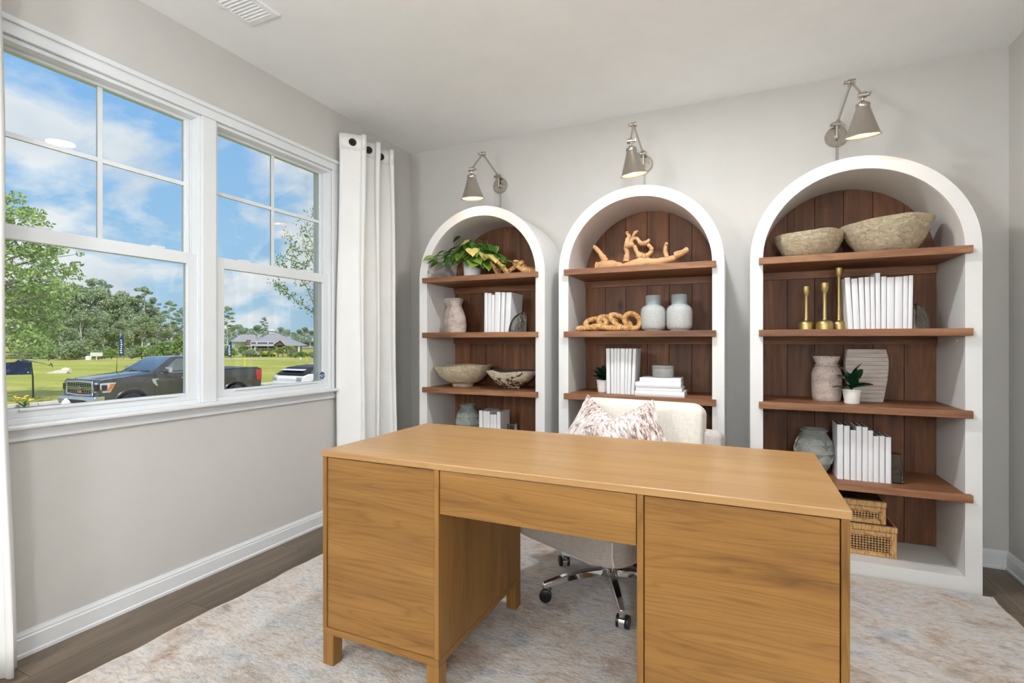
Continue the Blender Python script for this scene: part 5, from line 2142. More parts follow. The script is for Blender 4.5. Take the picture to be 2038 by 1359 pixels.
def vegetation():
    rnd = random.Random(21)
    T = {}
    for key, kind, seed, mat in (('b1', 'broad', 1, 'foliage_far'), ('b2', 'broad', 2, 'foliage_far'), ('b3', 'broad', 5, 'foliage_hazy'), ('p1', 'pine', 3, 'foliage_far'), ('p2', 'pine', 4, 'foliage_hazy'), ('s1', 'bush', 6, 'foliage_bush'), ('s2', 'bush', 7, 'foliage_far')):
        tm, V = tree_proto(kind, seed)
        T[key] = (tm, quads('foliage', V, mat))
    # tree line behind the path: (px, top py, depth, kind)
    line = [(40, 560, 76, 'b1'), (62, 556, 84, 'b2'), (88, 566, 78, 'b1'), (112, 552, 90, 'b2'), (132, 560, 82, 'b1'), (150, 562, 92, 'b2'), (170, 568, 84, 'b1'), (186, 556, 96, 'p1'), (200, 566, 88, 'b2'),
            (214, 574, 98, 'b1'), (228, 580, 88, 'b1'), (246, 576, 100, 'b2'), (262, 584, 92, 'b1'), (300, 606, 96, 'b2'), (318, 622, 90, 'b1'), (345, 640, 98, 'b2'), (372, 632, 94, 'b1'), (75, 605, 72, 'b2'), (118, 612, 74, 'b1'), (160, 618, 74, 'b2'), (205, 620, 78, 'b1'), (240, 632, 80, 'b2'), (282, 618, 84, 'b1')]
    for i, (px, py, dep, k) in enumerate(line):
        top = atD(px, py, dep)
        h = (top.z - G)
        base = 9.3 if k[0] == 'b' else 11.5
        s = h / base
        place_tree(*T[k], 'broadleaf_tree' if k[0] == 'b' else 'pine_tree', 'tree in the dense green tree line left across the lawn', 'trees of the dense tree line', (top.x, top.y, G), s, rnd.uniform(0, 6.28))
    for lab, px, py, dep, k, grp in (('tall layered pine standing above the tree line behind the pickup cab', 288, 570, 92, 'p1', None), ('pine behind the cab, the shorter one beside the tall layered pine', 306, 592, 95, 'p2', None),
                                     ('lone thin pine standing free right of the tree line', 338, 598, 92, 'p1', None), ('tall pine at the left edge of the right window', 452, 609, 92, 'p1', None), ('open-crowned pine rising behind the clubhouse roof', 526, 631, 170, 'p2', None),
                                     ('pale bare-branched tree rising in the dense tree line', 203, 556, 90, 'p2', None), ('pine half hidden by the window frame', 362, 612, 96, 'p2', None)):
        top = atD(px, py, dep)
        place_tree(*T[k], 'pine_tree', lab, grp, (top.x, top.y, G), (top.z - G) / 11.7, rnd.uniform(0, 6.28))
    # low bushes along the path
    bl = [(50, 690, 70), (78, 684, 71), (105, 680, 71), (128, 678, 70), (150, 672, 69), (172, 690, 72), (196, 694, 70), (222, 692, 71), (262, 690, 72), (282, 688, 73), (306, 684, 73), (328, 676, 72), (350, 672, 72), (372, 668, 72)]
    for i, (px, py, dep) in enumerate(bl):
        top = atD(px, py, dep)
        h = top.z - G
        place_tree(*T['s1' if i % 2 else 's2'], 'shrub', 'green shrub at the foot of the dense tree line', 'shrubs along the tree line', (top.x, top.y, G), h / 2.0 * 1.15, rnd.uniform(0, 6.28), h / 2.0)
    # bushes around the clubhouse
    bl = [(446, 684, 80), (458, 690, 80), (484, 685, 84), (497, 691, 82), (524, 697, 84), (534, 699, 83), (588, 700, 78), (599, 698, 77), (610, 701, 78), (622, 698, 77), (636, 700, 78), (578, 702, 79)]
    for i, (px, py, dep) in enumerate(bl):
        top = atD(px, py, dep)
        h = top.z - G
        place_tree(*T['s1' if i % 3 else 's2'], 'shrub', 'round green shrub in front of the clubhouse', 'shrubs before the clubhouse', (top.x, top.y, G), h / 2.0 * 1.25, rnd.uniform(0, 6.28), h / 2.0)
    # hazy woods far behind the clubhouse
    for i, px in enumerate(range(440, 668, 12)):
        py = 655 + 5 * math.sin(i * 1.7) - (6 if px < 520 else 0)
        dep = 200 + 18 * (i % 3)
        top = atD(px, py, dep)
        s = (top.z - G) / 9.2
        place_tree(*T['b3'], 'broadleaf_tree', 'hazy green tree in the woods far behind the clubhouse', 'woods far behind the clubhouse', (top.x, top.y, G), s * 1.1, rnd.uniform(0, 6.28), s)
    # ---- near tree at the left edge of the view
    rng = np.random.default_rng(44)
    base = Vector((-28.4, 9.6, G))
    r = empty('leafy_tree', base)
    tag(r, 'large leafy tree near the street at the left window edge', 'tree')
    m = MB()
    m.tube([(0, 0, 0), (.1, .05, 2.2), (0, .1, 4.5), (.1, 0, 6.8), (0, 0, 8.2)], [.20, .16, .11, .06, .02], 8)
    m.build('trunk', 'bark', r, smooth=60)
    cl = [(30, 392, .35), (36, 410, .45), (30, 430, .5), (60, 428, .45), (75, 424, .3), (50, 440, .6), (98, 446, .18), (60, 490, .8), (95, 492, .55), (120, 496, .35), (50, 520, .8), (85, 515, .55), (40, 560, .9), (75, 560, .7), (110, 540, .55), (135, 536, .35), (152, 528, .22),
          (160, 505, .16), (150, 545, .35), (60, 600, .9), (100, 585, .7), (128, 575, .5), (45, 640, .9), (85, 630, .7), (60, 680, .7), (90, 672, .5), (45, 700, .5), (30, 480, .7), (30, 600, .9), (115, 620, .45), (98, 715, .12), (104, 727, .10), (78, 705, .3), (28, 560, .9), (110, 655, .4), (25, 660, .8)]
    blobs = []
    for i, (px, py, s) in enumerate(cl):
        dep = 21.3 + 1.3 * math.sin(i * 2.3)
        p = atD(px, py, dep) - base
        blobs.append((p.x, p.y, p.z, s, s, s * .72))
        q = Vector((p.x * .15, p.y * .15, max(1.8, p.z - 1.2)))
        MB().tube([q, q.lerp(p, .5) + Vector((0, 0, .15)), p], [.05, .03, .010], 5).build('branch', 'bark', r, smooth=60)
    for i in range(22):    # the hidden rest of the crown
        a, t = rnd.uniform(0, 6.28), rnd.random()
        z = 2.4 + 6.0 * t
        rr = 3.0 * math.sin(PI * min(.95, .2 + .7 * t)) * rnd.uniform(.3, 1)
        p = (-abs(rr * math.cos(a)) * .6, -abs(rr * math.sin(a)) - .4, z)
        blobs.append((*p, .8, .8, .6))
    C = blob_points(rng, blobs, 15000)
    o = inst(quads('foliage', leaf_quads(C, .085, rng), 'foliage_near'), 'foliage', r)
    o['kind'] = 'stuff'
    # ---- crepe myrtle just outside the right window
    rng = np.random.default_rng(12)
    Yp = 6.9
    base = Vector((atY(668, 700, Yp).x, Yp, G))
    r = empty('young_crepe_myrtle', base)
    tag(r, 'young slender tree with small leaves just outside the right window', 'tree')

    def q(px, py, dy=0.0):
        return atY(px, py, Yp + dy) - base
    root_p = q(668, 690)
    MB().tube([(0, 0, 0), root_p * .6, root_p], [.03, .024, .018], 7).build('trunk', 'bark', r, smooth=60)
    brs = [[(668, 690), (650, 648), (628, 626), (600, 604), (575, 586), (548, 562)], [(668, 690), (655, 660), (636, 632), (622, 600), (610, 570), (600, 545), (590, 520), (578, 490), (572, 462)], [(668, 690), (660, 640), (648, 590), (640, 540), (632, 500), (628, 450), (622, 412)],
           [(610, 570), (590, 545), (565, 530), (550, 520)], [(640, 560), (622, 520), (605, 480), (596, 452)], [(648, 620), (640, 590), (634, 560), (630, 540)], [(622, 600), (634, 580), (640, 560)], [(632, 500), (612, 470), (606, 440)], [(640, 540), (652, 500), (655, 450)], [(600, 545), (616, 520), (625, 495)], [(575, 586), (560, 570), (545, 560)], [(632, 510), (618, 500), (596, 500), (580, 490)], [(612, 530), (590, 522), (570, 515), (553, 508)]]
    leaves = []
    for bi, b in enumerate(brs):
        P = [q(x, y, .22 * math.sin(bi * 1.9 + i * .5) * (i / len(b))) for i, (x, y) in enumerate(b)]
        rad = [max(.0022, .012 * (1 - i / len(P))) for i in range(len(P))]
        MB().tube(P, rad, 5).build('branch', 'bark', r, smooth=60)
        L = 0
        for i in range(len(P) - 1):
            seg = P[i + 1] - P[i]
            t0 = i / (len(P) - 1)
            dens = 0 if (bi < 3 and t0 < .36) else 1
            nl = int(seg.length / .0125 * dens * (1.6 if t0 > .4 else 1.0))
            for k in range(nl):
                c = P[i] + seg * rnd.random()
                off = Vector((rnd.gauss(0, 1), rnd.gauss(0, 1), rnd.gauss(0, .8))) * (.055 if bi not in (2, 4, 7) else .10)
                leaves.append(c + off)
    V = leaf_quads(np.array([tuple(x) for x in leaves]), .030, rng, .35)
    o = inst(quads('foliage', V, 'foliage_myrtle'), 'foliage', r)
    o['kind'] = 'stuff'
    # ---- palms by the clubhouse
    for lab, px, py in (('small palm left of the clubhouse porch', 553, 696), ('palm before the clubhouse porch, middle of three', 563, 690), ('palm before the clubhouse porch, right of three', 573, 688)):
        top = atD(px, py, 82)
        b = Vector((top.x, top.y, G))
        r = empty('palm_tree', b)
        tag(r, lab, 'palm tree', 'palms before the clubhouse')
        h = top.z - G - .5
        MB().tube([(0, 0, 0), (.05, 0, h * .5), (0, 0, h)], [.16, .13, .12], 8).build('trunk', 'bark', r, smooth=60)
        for k in range(12):
            a = 2 * PI * k / 12
            d = Vector((math.cos(a), math.sin(a), 0))
            P = [Vector((0, 0, h)), Vector((0, 0, h + .35)) + d * .5, Vector((0, 0, h + .2)) + d * .95, Vector((0, 0, h - .25)) + d * 1.2]
            MB().tube(P, [.03, .14, .11, .02], 6, flat=.25).build('frond', 'foliage_bush', r, smooth=60)


vegetation()


def clubhouse():
    dep = 104.0
    c = atD(545, 700, dep)
    # local x runs to the right in the view, y away from it
    ang = R(YAW + 18)
    root = empty('clubhouse', (c.x, c.y, G), ang)
    tag(root, 'low grey clubhouse with hipped shingle roof and white cupola', 'building')
    u = dep / 1018.0         # metres per pixel there

    def hip(x0, x1, y0, y1, z0, z1, rx0, rx1, name='roof', mat='shingle', par=root):
        ym = (y0 + y1) / 2
        m = MB().add([(x0, y0, z0), (x1, y0, z0), (x1, y1, z0), (x0, y1, z0), (rx0, ym, z1), (rx1, ym, z1)], [(0, 3, 2, 1), (0, 1, 5, 4), (1, 2, 5), (2, 3, 4, 5), (3, 0, 4)])
        return m.build(name, mat, par)
    z = lambda py: CAM_H + (679.5 - py) * u - G
    x = lambda px: (px - 545) * u
    eave = z(688)
    MB().box(x(503), x(588), 0, 12, 0, eave).build('wall', 'stone_grey', root)
    hip(x(498), x(600), -1.2, 13.2, eave, z(661), x(533), x(541))
    MB().box(x(470), x(503), 3, 11, 0, z(681)).build('wing_wall', 'siding', root)
    hip(x(462), x(512), 2, 12, z(680), z(665), x(474), x(500), 'wing_roof')
    # gable left of the main roof and the porch gable
    g = MB().prism([(x(494), z(688)), (x(505), z(688)), (x(499), z(676))], 'Y', -1.6, 3)
    g.build('gable', 'gable_brown', root)
    pg = MB().prism([(x(549), z(687)), (x(566), z(687)), (x(559), z(679))], 'Y', -2.2, 2).build('porch_gable', 'gable_brown', root)
    MB().add([(x(546), -2.4, z(687)), (x(559), -2.4, z(677.5)), (x(559), 4, z(677.5)), (x(546), 4, z(687)), (x(568), -2.4, z(687)), (x(568), 4, z(687))], [(0, 1, 2, 3), (1, 4, 5, 2)]).build('porch_roof', 'roof_tan', root)
    for px in (505, 513, 551, 565, 592):
        MB().box(x(px) - .16, x(px) + .16, -1.0, -.7, 0, eave).build('column', 'siding', root)
    for px in (508.5, 520, 529, 540, 556, 560):
        w = MB().box(x(px) - .55, x(px) + .55, -.06, .0, 1.0, 2.4).build('window', 'siding', root)
        MB().box(x(px) - .45, x(px) + .45, -.09, -.061, 1.1, 2.3).build('pane', 'window_dark', w)
    cu = MB().box(x(529), x(540), 5.2, 6.8, z(661) - .2, z(657)).build('cupola', 'siding', root)
    hip(x(527.5), x(541.5), 4.9, 7.1, z(657), z(653.5), x(534), x(535), 'cupola_roof', 'siding', cu)
    # small houses to the right
    for lab, px0, px1, py, dp in (('tan-roofed house far right beside the clubhouse', 594, 618, 683, 165), ('tan-roofed house at the right window edge', 616, 646, 682, 175)):
        uu = dp / 1018.0
        cc = atD((px0 + px1) / 2, 700, dp)
        h = empty('small_house', (cc.x, cc.y, G), ang)
        tag(h, lab, 'building', 'small houses beside the clubhouse')
        hw = (px1 - px0) / 2 * uu
        ev = CAM_H - (692 - 679.5) * uu - G
        rg = CAM_H - (py - 679.5) * uu - G
        MB().box(-hw * .9, hw * .9, 0, 7, 0, ev).build('wall', 'siding', h)
        hip(-hw, hw, -.5, 7.5, ev, rg, -hw * .3, hw * .3, 'roof', 'roof_tan', h)
        for k in (-.5, .0, .5):
            MB().box(hw * k - .5, hw * k + .5, -.05, 0, 1.0, 2.2).build('window', 'window_dark', h)


clubhouse()


def wheel(root, x, y, r, w, side):
    n = 24
    t = MB().tube([(x - side * w, y, r), (x - side * w * .02, y, r), (x, y, r)], [r, r, r * .93], n).build('wheel', 'tyre', root, smooth=40)
    MB().tube([(x + side * .002, y, r), (x + side * .012, y, r)], [r * .66, r * .60], n).build('rim', 'car_chrome', t, smooth=40)
    for k in range(6):
        a = k * PI / 3
        MB().obox((x + side * .014, y + math.cos(a) * r * .3, r + math.sin(a) * r * .3), (.012, r * .5, .05), (a, 0, 0)).build('spoke', 'car_black', t)


def pickup():
    root = empty('pickup_truck', (-18.82, 8.97, G + .012))
    tag(root, 'dark grey pickup truck with chrome grille parked on the street', 'pickup truck')
    W = 1.0

    def arch(cy, r, z0, n=12):
        return [(cy + r * math.cos(PI * i / n), .38 + r * math.sin(PI * i / n)) for i in range(n + 1)]
    fw, rw = 1.02, 4.72
    # lower body with wheel openings (side profile in y,z)
    prof = [(.22, .42), (.10, .60), (.08, .86), (.10, 1.20), (.17, 1.275), (1.0, 1.36), (1.72, 1.405), (4.02, 1.43), (4.08, 1.40), (4.08, 1.39), (5.80, 1.40), (5.85, 1.36), (5.86, .74), (5.80, .50)]
    bot = [(rw + .54, .46)] + arch(rw, .50, .46) + [(rw - .54, .46), (fw + .54, .42)] + arch(fw, .50, .42) + [(fw - .54, .42)]
    poly = prof + bot
    m = MB()
    m.prism(poly, 'X', -W + .04, W - .04)
    m.build('body', 'truck_paint', root, bevel=.03, seg=3, smooth=40)
    # hood bulge
    m = MB().hexa([(-.78, .20, 1.27), (.78, .20, 1.27), (.84, 1.66, 1.395), (-.84, 1.66, 1.395)], [(-.62, .30, 1.315), (.62, .30, 1.315), (.72, 1.62, 1.445), (-.72, 1.62, 1.445)])
    m.build('hood', 'truck_paint', root, bevel=.02, smooth=40)
    # cab
    m = MB().hexa([(-.92, 1.60, 1.38), (.92, 1.60, 1.38), (.92, 4.05, 1.40), (-.92, 4.05, 1.40)], [(-.70, 2.42, 1.93), (.70, 2.42, 1.93), (.70, 3.86, 1.95), (-.70, 3.86, 1.95)])
    m.build('cab', 'truck_paint', root, bevel=.05, seg=3, smooth=40)

    def face_quad(p, name, mat, off, par=root):
        n = (Vector(p[1]) - Vector(p[0])).cross(Vector(p[3]) - Vector(p[0])).normalized()
        b = [Vector(q) + n * (off - .02) for q in p]
        t = [Vector(q) + n * (off + .006) for q in p]
        return MB().hexa(b, t).build(name, mat, par)
    # windscreen and windows lie on the cab faces
    def on_side(s, y, z):
        t = (z - 1.39) / .55
        return (s * (.92 - .22 * t), y, z)
    face_quad([(-.80, 1.73, 1.455), (.80, 1.73, 1.455), (.66, 2.36, 1.875), (-.66, 2.36, 1.875)], 'windscreen', 'car_glass', .004)
    for s in (1, -1):
        a = [on_side(s, 2.02, 1.45), on_side(s, 2.86, 1.45), on_side(s, 2.86, 1.86), on_side(s, 2.56, 1.86)]
        b = [on_side(s, 2.98, 1.45), on_side(s, 3.80, 1.45), on_side(s, 3.74, 1.86), on_side(s, 2.98, 1.86)]
        if s < 0:
            a, b = [a[i] for i in (1, 0, 3, 2)], [b[i] for i in (1, 0, 3, 2)]
        face_quad(a, 'side_window', 'car_glass', .006)
        face_quad(b, 'side_window', 'car_glass', .006)
        # belt line chrome, handles, mirror, fender vent, flares
        MB().box(s * .955 - .012, s * .955 + .012, 1.90, 4.0, 1.395, 1.412).build('belt_trim', 'car_chrome', root)
        for y in (2.72, 3.72):
            MB().box(s * .985 - .012, s * .985 + .012, y - .13, y + .10, 1.19, 1.225).build('door_handle', 'car_chrome', root, bevel=.005)
        for y in (1.72, 2.90, 3.98):
            MB().box(s * .9605 - .002, s * .9605 + .002, y - .006, y + .006, .55, 1.38).build('door_seam', 'car_black', root)
        mi = MB().box(min(s * 1.02, s * 1.26), max(s * 1.02, s * 1.26), 2.00, 2.12, 1.40, 1.60).build('mirror', 'car_chrome', root, bevel=.03)
        MB().box(min(s * .93, s * 1.03), max(s * .93, s * 1.03), 2.03, 2.10, 1.39, 1.45).build('mirror_arm', 'car_black', mi)
        MB().prism([(1.62, 1.22), (1.84, 1.22), (1.84, 1.19), (1.74, 1.17), (1.82, .98), (1.76, .98), (1.66, 1.10)], 'X', s * .962 - .006, s * .962 + .006).build('fender_vent', 'car_chrome', root)
        for cy in (fw, rw):
            pts = [(s * .97, cy + .56 * math.cos(PI * i / 16), .38 + .56 * math.sin(PI * i / 16)) for i in range(17)]
            MB().tube(pts, .045, 8).build('wheel_flare', 'truck_paint', root, smooth=60)
            wheel(root, s * .97, cy, .40, .26, s)
        # headlamp with amber corner
        h = MB().hexa([(s * .76, .055, .88), (s * .955, .11, .88), (s * .975, .40, .88), (s * .76, .30, .88)], [(s * .76, .065, 1.20), (s * .965, .12, 1.18), (s * .985, .56, 1.18), (s * .76, .34, 1.20)]).build('headlamp', 'lamp_clear', root, bevel=.012)
        MB().box(min(s * .79, s * .94), max(s * .79, s * .94), .050, .12, .94, 1.14).build('lamp_projector', 'car_black', h)
        MB().box(min(s * .95, s * .992), max(s * .95, s * .992), .16, .30, .96, 1.12).build('lamp_projector', 'car_black', h)
        MB().hexa([(s * .95, .30, .93), (s * .985, .30, .93), (s * .985, .38, .93), (s * .95, .38, .93)], [(s * .955, .40, 1.15), (s * .995, .40, 1.15), (s * .995, .52, 1.15), (s * .955, .52, 1.15)]).build('side_marker', 'lamp_amber', h)
        # tail lamp
        tl = MB().hexa([(s * .80, 5.78, .92), (s * .975, 5.64, .92), (s * .975, 5.875, .92), (s * .80, 5.875, .92)], [(s * .80, 5.70, 1.30), (s * .975, 5.58, 1.34), (s * .975, 5.875, 1.34), (s * .80, 5.875, 1.30)]).build('tail_lamp', 'lamp_red', root, bevel=.01)
        MB().box(min(s * .83, s * .95), max(s * .83, s * .95), 5.87, 5.885, 1.02, 1.10).build('reverse_lamp', 'lamp_clear', tl)
    # grille: chrome surround, black mesh, bars, oval emblem
    gr = MB().box(-.72, .72, .075, .12, .80, 1.22).build('grille', 'car_black', root)
    pts = [(-.69, .06, .82), (-.72, .06, 1.0), (-.69, .06, 1.20), (0, .055, 1.215), (.69, .06, 1.20), (.72, .06, 1.0), (.69, .06, .82), (0, .055, .80)]
    MB().tube(pts, .038, 8, closed=True).build('grille_surround', 'car_chrome', gr, smooth=50)
    for z_ in (.985, 1.035):
        MB().box(-.70, .70, .045, .07, z_ - .010, z_ + .010).build('grille_bar', 'car_chrome', gr)
    for i in range(11):
        for zz in (.875, .935, 1.09, 1.15):
            MB().obox((-.62 + i * .124, .068, zz), (.055, .02, .018), (0, 0, 0)).build('mesh_cell', 'car_chrome', gr)
    em = MB().lathe([(0, 0), (.135, 0), (.135, .02), (.12, .028), (0, .03)], 28, sx=1.0, sy=.42)
    em.v = [(x_, .045 - z_, y_ + 1.01) for x_, y_, z_ in em.v]
    eo = em.build('emblem', 'car_chrome', gr, smooth=50)
    e2 = MB().lathe([(0, 0), (.112, 0), (.112, .004), (0, .005)], 28, sx=1.0, sy=.38)
    e2.v = [(x_, .014 - z_, y_ + 1.01) for x_, y_, z_ in e2.v]
    e2.build('emblem_field', 'emblem_blue', gr, smooth=50)
    tm = text_mesh('Ford', .085, 'car_chrome', 'emblem_lettering', .002)
    inst(tm, 'emblem_lettering', gr, (0, .0068, 1.012), (R(90), 0, 0))
    MB().box(-.10, .10, .035, .06, .86, .93).build('marker_lamps', 'lamp_amber', gr, bevel=.008)
    # bumpers
    MB().prism([(-.06, .52), (.22, .44), (.26, .78), (-.02, .78), (-.08, .70)], 'X', -.98, .98).build('front_bumper', 'car_chrome', root, bevel=.03, smooth=40)
    MB().box(-.55, .55, -.085, -.06, .56, .66).build('bumper_intake', 'car_black', root)
    MB().box(-.97, .97, 5.84, 6.02, .48, .70).build('rear_bumper', 'car_chrome', root, bevel=.02)
    # bed cover, tailgate line, antenna, wipers
    MB().box(-.88, .88, 4.12, 5.78, 1.40, 1.425).build('bed_cover', 'car_black', root, bevel=.008)
    MB().box(-.72, .72, 5.858, 5.875, .80, 1.34).build('tailgate', 'truck_paint', root, bevel=.01)
    MB().tube([(-.78, 1.50, 1.40), (-.79, 1.52, 1.75), (-.795, 1.53, 2.10)], [.012, .006, .005], 6).build('antenna', 'car_black', root)
    for s in (-.35, .35):
        MB().tube([(s, 1.66, 1.455), (s + .3, 1.74, 1.475)], .010, 5).build('wiper', 'car_black', root)
    MB().box(-.03, .03, 3.0, 3.14, 1.95, 1.985).build('roof_fin', 'truck_paint', root, bevel=.01)


pickup()


def white_car():
    root = empty('white_car', (-18.75, 16.9, G + .012))
    tag(root, 'white car with dark windows parked behind the pickup', 'car')
    W = .90
    k = .94
    prof = [(.05, .35), (0, .55), (.04, .80), (.16, .90), (.42, .98), (1.0, 1.00), (3.2, .98), (3.9, .90), (4.3, .82), (4.4, .60), (4.35, .35)]
    ar = lambda cy: [(cy + .36 * math.cos(PI * i / 10), .32 + .36 * math.sin(PI * i / 10)) for i in range(11)]
    poly = prof + [(3.95, .30)] + ar(3.5) + [(1.2, .30)] + ar(.80) + [(.3, .30)]
    MB().prism(poly, 'X', -W, W).build('body', 'car_white', root, bevel=.04, seg=3, smooth=40)
    MB().hexa([(-W + .02, .14, .96), (W - .02, .14, .96), (W - .04, 3.3, .98), (-W + .04, 3.3, .98)], [(-.66, .62, 1.27), (.66, .62, 1.27), (.66, 2.3, 1.40), (-.66, 2.3, 1.40)]).build('cabin', 'car_black', root, bevel=.04, smooth=40)
    MB().hexa([(-.70, .26, 1.14), (.70, .26, 1.14), (.70, 2.5, 1.38), (-.70, 2.5, 1.38)], [(-.66, .36, 1.18), (.66, .36, 1.18), (.66, 2.35, 1.43), (-.66, 2.35, 1.43)]).build('roof', 'car_white', root, bevel=.015, smooth=40)
    for s in (1, -1):
        for y0, y1 in ((.60, 1.35), (1.42, 2.25)):
            b = [(s * .885, y0, 1.0), (s * .885, y1, 1.0), (s * .80, y1, 1.16 + y1 * .03), (s * .80, y0 + .08, 1.14)]
            n = Vector((s, 0, .4)).normalized() * .012
            MB().hexa([Vector(p) - n for p in b], [Vector(p) + n for p in b]).build('side_window', 'car_glass', root)
        for cy in (.80, 3.5):
            wheel(root, s * (W + .005), cy, .33, .20, s)
        MB().box(min(s * .62, s * .89), max(s * .62, s * .89), -.015, .10, .74, .86).build('headlamp', 'lamp_clear', root, bevel=.01)
        MB().box(min(s * .55, s * .85), max(s * .55, s * .85), 4.28, 4.40, .66, .76).build('tail_lamp', 'lamp_red', root, bevel=.01)
    MB().box(-.85, .85, -.05, .12, .40, .62).build('bumper', 'car_white', root, bevel=.03)


white_car()


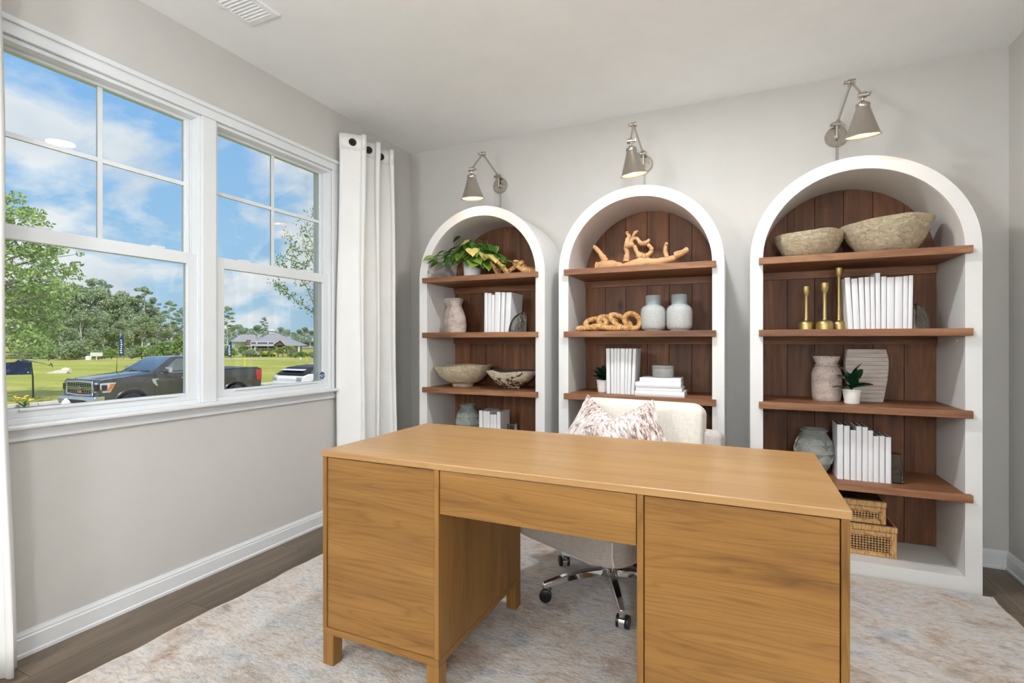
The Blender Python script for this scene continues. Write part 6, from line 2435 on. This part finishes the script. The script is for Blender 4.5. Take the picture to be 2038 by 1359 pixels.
def small_outdoor():
    # feather banners
    for lab, px, yt, yb, dep in (('blue feather banner before the dense tree line', 246, 666, 707, 70), ('blue feather banner at the left of the right window', 461, 679, 709, 74)):
        top, bot = atD(px, yt, dep), atD(px, yb, dep)
        u = dep / 1018.0
        r = empty('feather_banner', (bot.x, bot.y, G), R(YAW))
        tag(r, lab, 'flag', 'feather banners on the lawn')
        z0, z1 = bot.z - G, top.z - G
        w = 9 * u
        MB().tube([(0, 0, 0), (0, 0, z1 * .9), (-w * .15, 0, z1 + .05)], [.03, .022, .015], 6).build('pole', 'post_green', r)
        poly = [(-w, z0), (-.03, z0), (-.03, z1 - .05), (-w * .3, z1), (-w * .75, z1 - .45), (-w, z1 - .9)]
        MB().prism(poly, 'Y', -.012, .012).build('cloth', 'flag_blue', r)
        h = z1 - z0
        rr = random.Random(int(px))
        for k in range(7):
            t = .10 + .70 * k / 7
            ww = w * rr.uniform(.25, .5)
            xo = -w * .5 + rr.uniform(-.05, .05)
            MB().box(xo - ww / 2, xo + ww / 2, -.018, -.0125, z0 + h * t, z0 + h * (t + .055)).build('white_print', 'flag_white', r)
    # blue yard sign at the left edge
    b = ground_at(66, 791)
    r = empty('yard_sign', (b.x, b.y, G), R(YAW + 32))
    tag(r, 'blue yard sign on a dark post at the left window edge', 'sign')
    u = 22.6 / 1018
    H_ = (791 - 718) * u
    MB().tube([(0, 0, 0), (-.01, 0, H_ * .55), (-.08, 0, H_)], [.035, .032, .028], 8).build('post', 'post_green', r, smooth=60)
    zt, zb = H_ + .06, (791 - 745) * u
    MB().prism([(-.95, zb - .0), (-.06, zb), (-.10, zt - .12), (-.38, zt + .06), (-.60, zt - .1), (-.95, zt - .12)], 'Y', -.025, .0).build('panel', 'sign_blue', r)
    MB().cyl((-.16, -.026, zb + .10), (-.16, -.032, zb + .10), .035, n=12).build('white_dot', 'flag_white', r)
    # utility marker posts
    for lab, px, yt, yb, w, mat in (('yellow marker post behind the pickup bed', 487, 712, 735, .13, 'yellow_paint'), ('leaning white stake on the lawn behind the pickup', 574, 737, 755, .085, 'white_paint'), ('small yellow marker far across the lawn', 610, 709, 719, .14, 'yellow_paint'), ('small white marker far across the lawn', 598, 711, 715, .2, 'white_paint')):
        b = ground_at(px, yb)
        dep = -_s * b.x + _c * b.y
        h = (yb - yt) * dep / 1018
        r = empty('marker_post', b)
        tag(r, lab, 'post')
        lean = .07 if 'leaning' in lab else 0
        MB().tube([(0, 0, 0), (-lean, -lean, h * .85)], [w / 2, w / 2 * .9], 10).build('shaft', mat, r, smooth=40)
        MB().tube([(-lean, -lean, h * .85), (-lean, -lean, h)], [w / 2 * 1.15, w / 2 * .7], 10).build('cap', mat, r, smooth=40)
    # concrete pipe end lying on the lawn
    b = ground_at(122, 743)
    r = empty('drain_pipe', b, R(YAW + 10))
    tag(r, 'pale concrete drain outlet lying on the lawn', 'drain')
    MB().hexa([(-.95, -.3, 0), (.5, -.3, 0), (.5, .3, 0), (-.95, .3, 0)], [(-.2, -.25, .26), (.5, -.25, .30), (.5, .25, .30), (-.2, .25, .26)]).build('apron', 'concrete', r, bevel=.02)
    MB().tube([(.1, 0, .22), (.62, 0, .22)], [.2, .2], 16).build('pipe', 'concrete', r, smooth=40)
    MB().tube([(.3, .0, .38), (.3, 0, .52)], [.04, .03], 8).build('cap', 'concrete', r)
    # white utility box by the path
    b = ground_at(176, 716.5)
    r = empty('utility_box', b, R(YAW))
    tag(r, 'small white utility box beside the path', 'utility box')
    MB().box(-.25, .25, -.2, .2, 0, .55).build('cabinet', 'white_paint', r, bevel=.02)
    MB().box(-.9 + .9, 1.6, .3, .36, .5, 1.0).build('board', 'siding', r)
    MB().box(.75, .85, .31, .35, 0, .5).build('leg', 'siding', r)
    # small hydrant by the kerb in front of the pickup
    b = atD(131, 803, 15.5)
    r = empty('fire_hydrant', (b.x, b.y, G))
    tag(r, 'small pale orange hydrant before the pickup grille', 'hydrant')
    hh = atD(131, 792, 15.5).z - G
    MB().lathe([(0, 0), (.13, 0), (.13, .04), (.10, .05), (.095, hh * .7), (.12, hh * .72), (.12, hh * .78), (.09, hh * .88), (.03, hh * .97), (0, hh)], 18).build('barrel', 'siding', r, smooth=40)
    MB().cyl((-.17, 0, hh * .6), (.17, 0, hh * .6), .05, n=12).build('outlet', 'orange_paint', r, smooth=40)
    # yellow flowers by the kerb at the left edge
    b = ground_at(48, 812)
    r = empty('yellow_flower_plant', (b.x, b.y, G))
    tag(r, 'yellow flowering plant by the kerb at the left window edge', 'plant')
    rr = random.Random(2)
    lm = leaf_mesh('blade', 1, .16, 'pothos_leaf', .2, .35, False)
    for i in range(16):
        a = rr.uniform(0, 6.28)
        l = rr.uniform(.28, .45)
        inst(lm, 'blade', r, (0, 0, 0), look_rot((math.cos(a) * .6, math.sin(a) * .6, 1.0)), (l, l, l))
        p = Vector((math.cos(a) * .25, math.sin(a) * .25, l * 1.0))
        MB().sphere(p, .05, 8, 6, (1, 1, .6)).build('flower', 'yellow_paint', r, smooth=60)
    # little carts parked at the clubhouse
    for i, (lab, px, w, mat) in enumerate((('white golf cart parked at the clubhouse, left one', 504, 1.9, 'car_white'), ('white golf cart parked at the clubhouse, middle one', 517, 2.2, 'car_white'), ('yellow golf cart parked at the clubhouse', 535, 1.9, 'yellow_paint'))):
        b = atD(px, 706, 84)
        r = empty('golf_cart', (b.x, b.y, G), R(YAW))
        tag(r, lab, 'golf cart', 'golf carts at the clubhouse')
        MB().prism([(-w / 2, .3), (w / 2, .3), (w / 2, .62), (w * .30, .72), (w * .2, .5), (-w * .1, .5), (-w * .15, .85), (-w / 2, .85)], 'Y', -.5, .5).build('body', mat, r, bevel=.03)
        MB().box(-w * .42, w * .38, -.55, .55, 1.72, 1.80).build('canopy', 'car_white', r, bevel=.03)
        for sx in (-w * .38, w * .33):
            for sy in (-.48, .48):
                MB().cyl((sx, sy, .6), (sx, sy, 1.72), .03, n=6).build('canopy_post', 'car_black', r)
        for sx in (-w * .32, w * .34):
            for sy in (-.5, .5):
                MB().cyl((sx, sy - .06, .22), (sx, sy + .06, .22), .22, n=14).build('wheel', 'tyre', r, smooth=40)


small_outdoor()
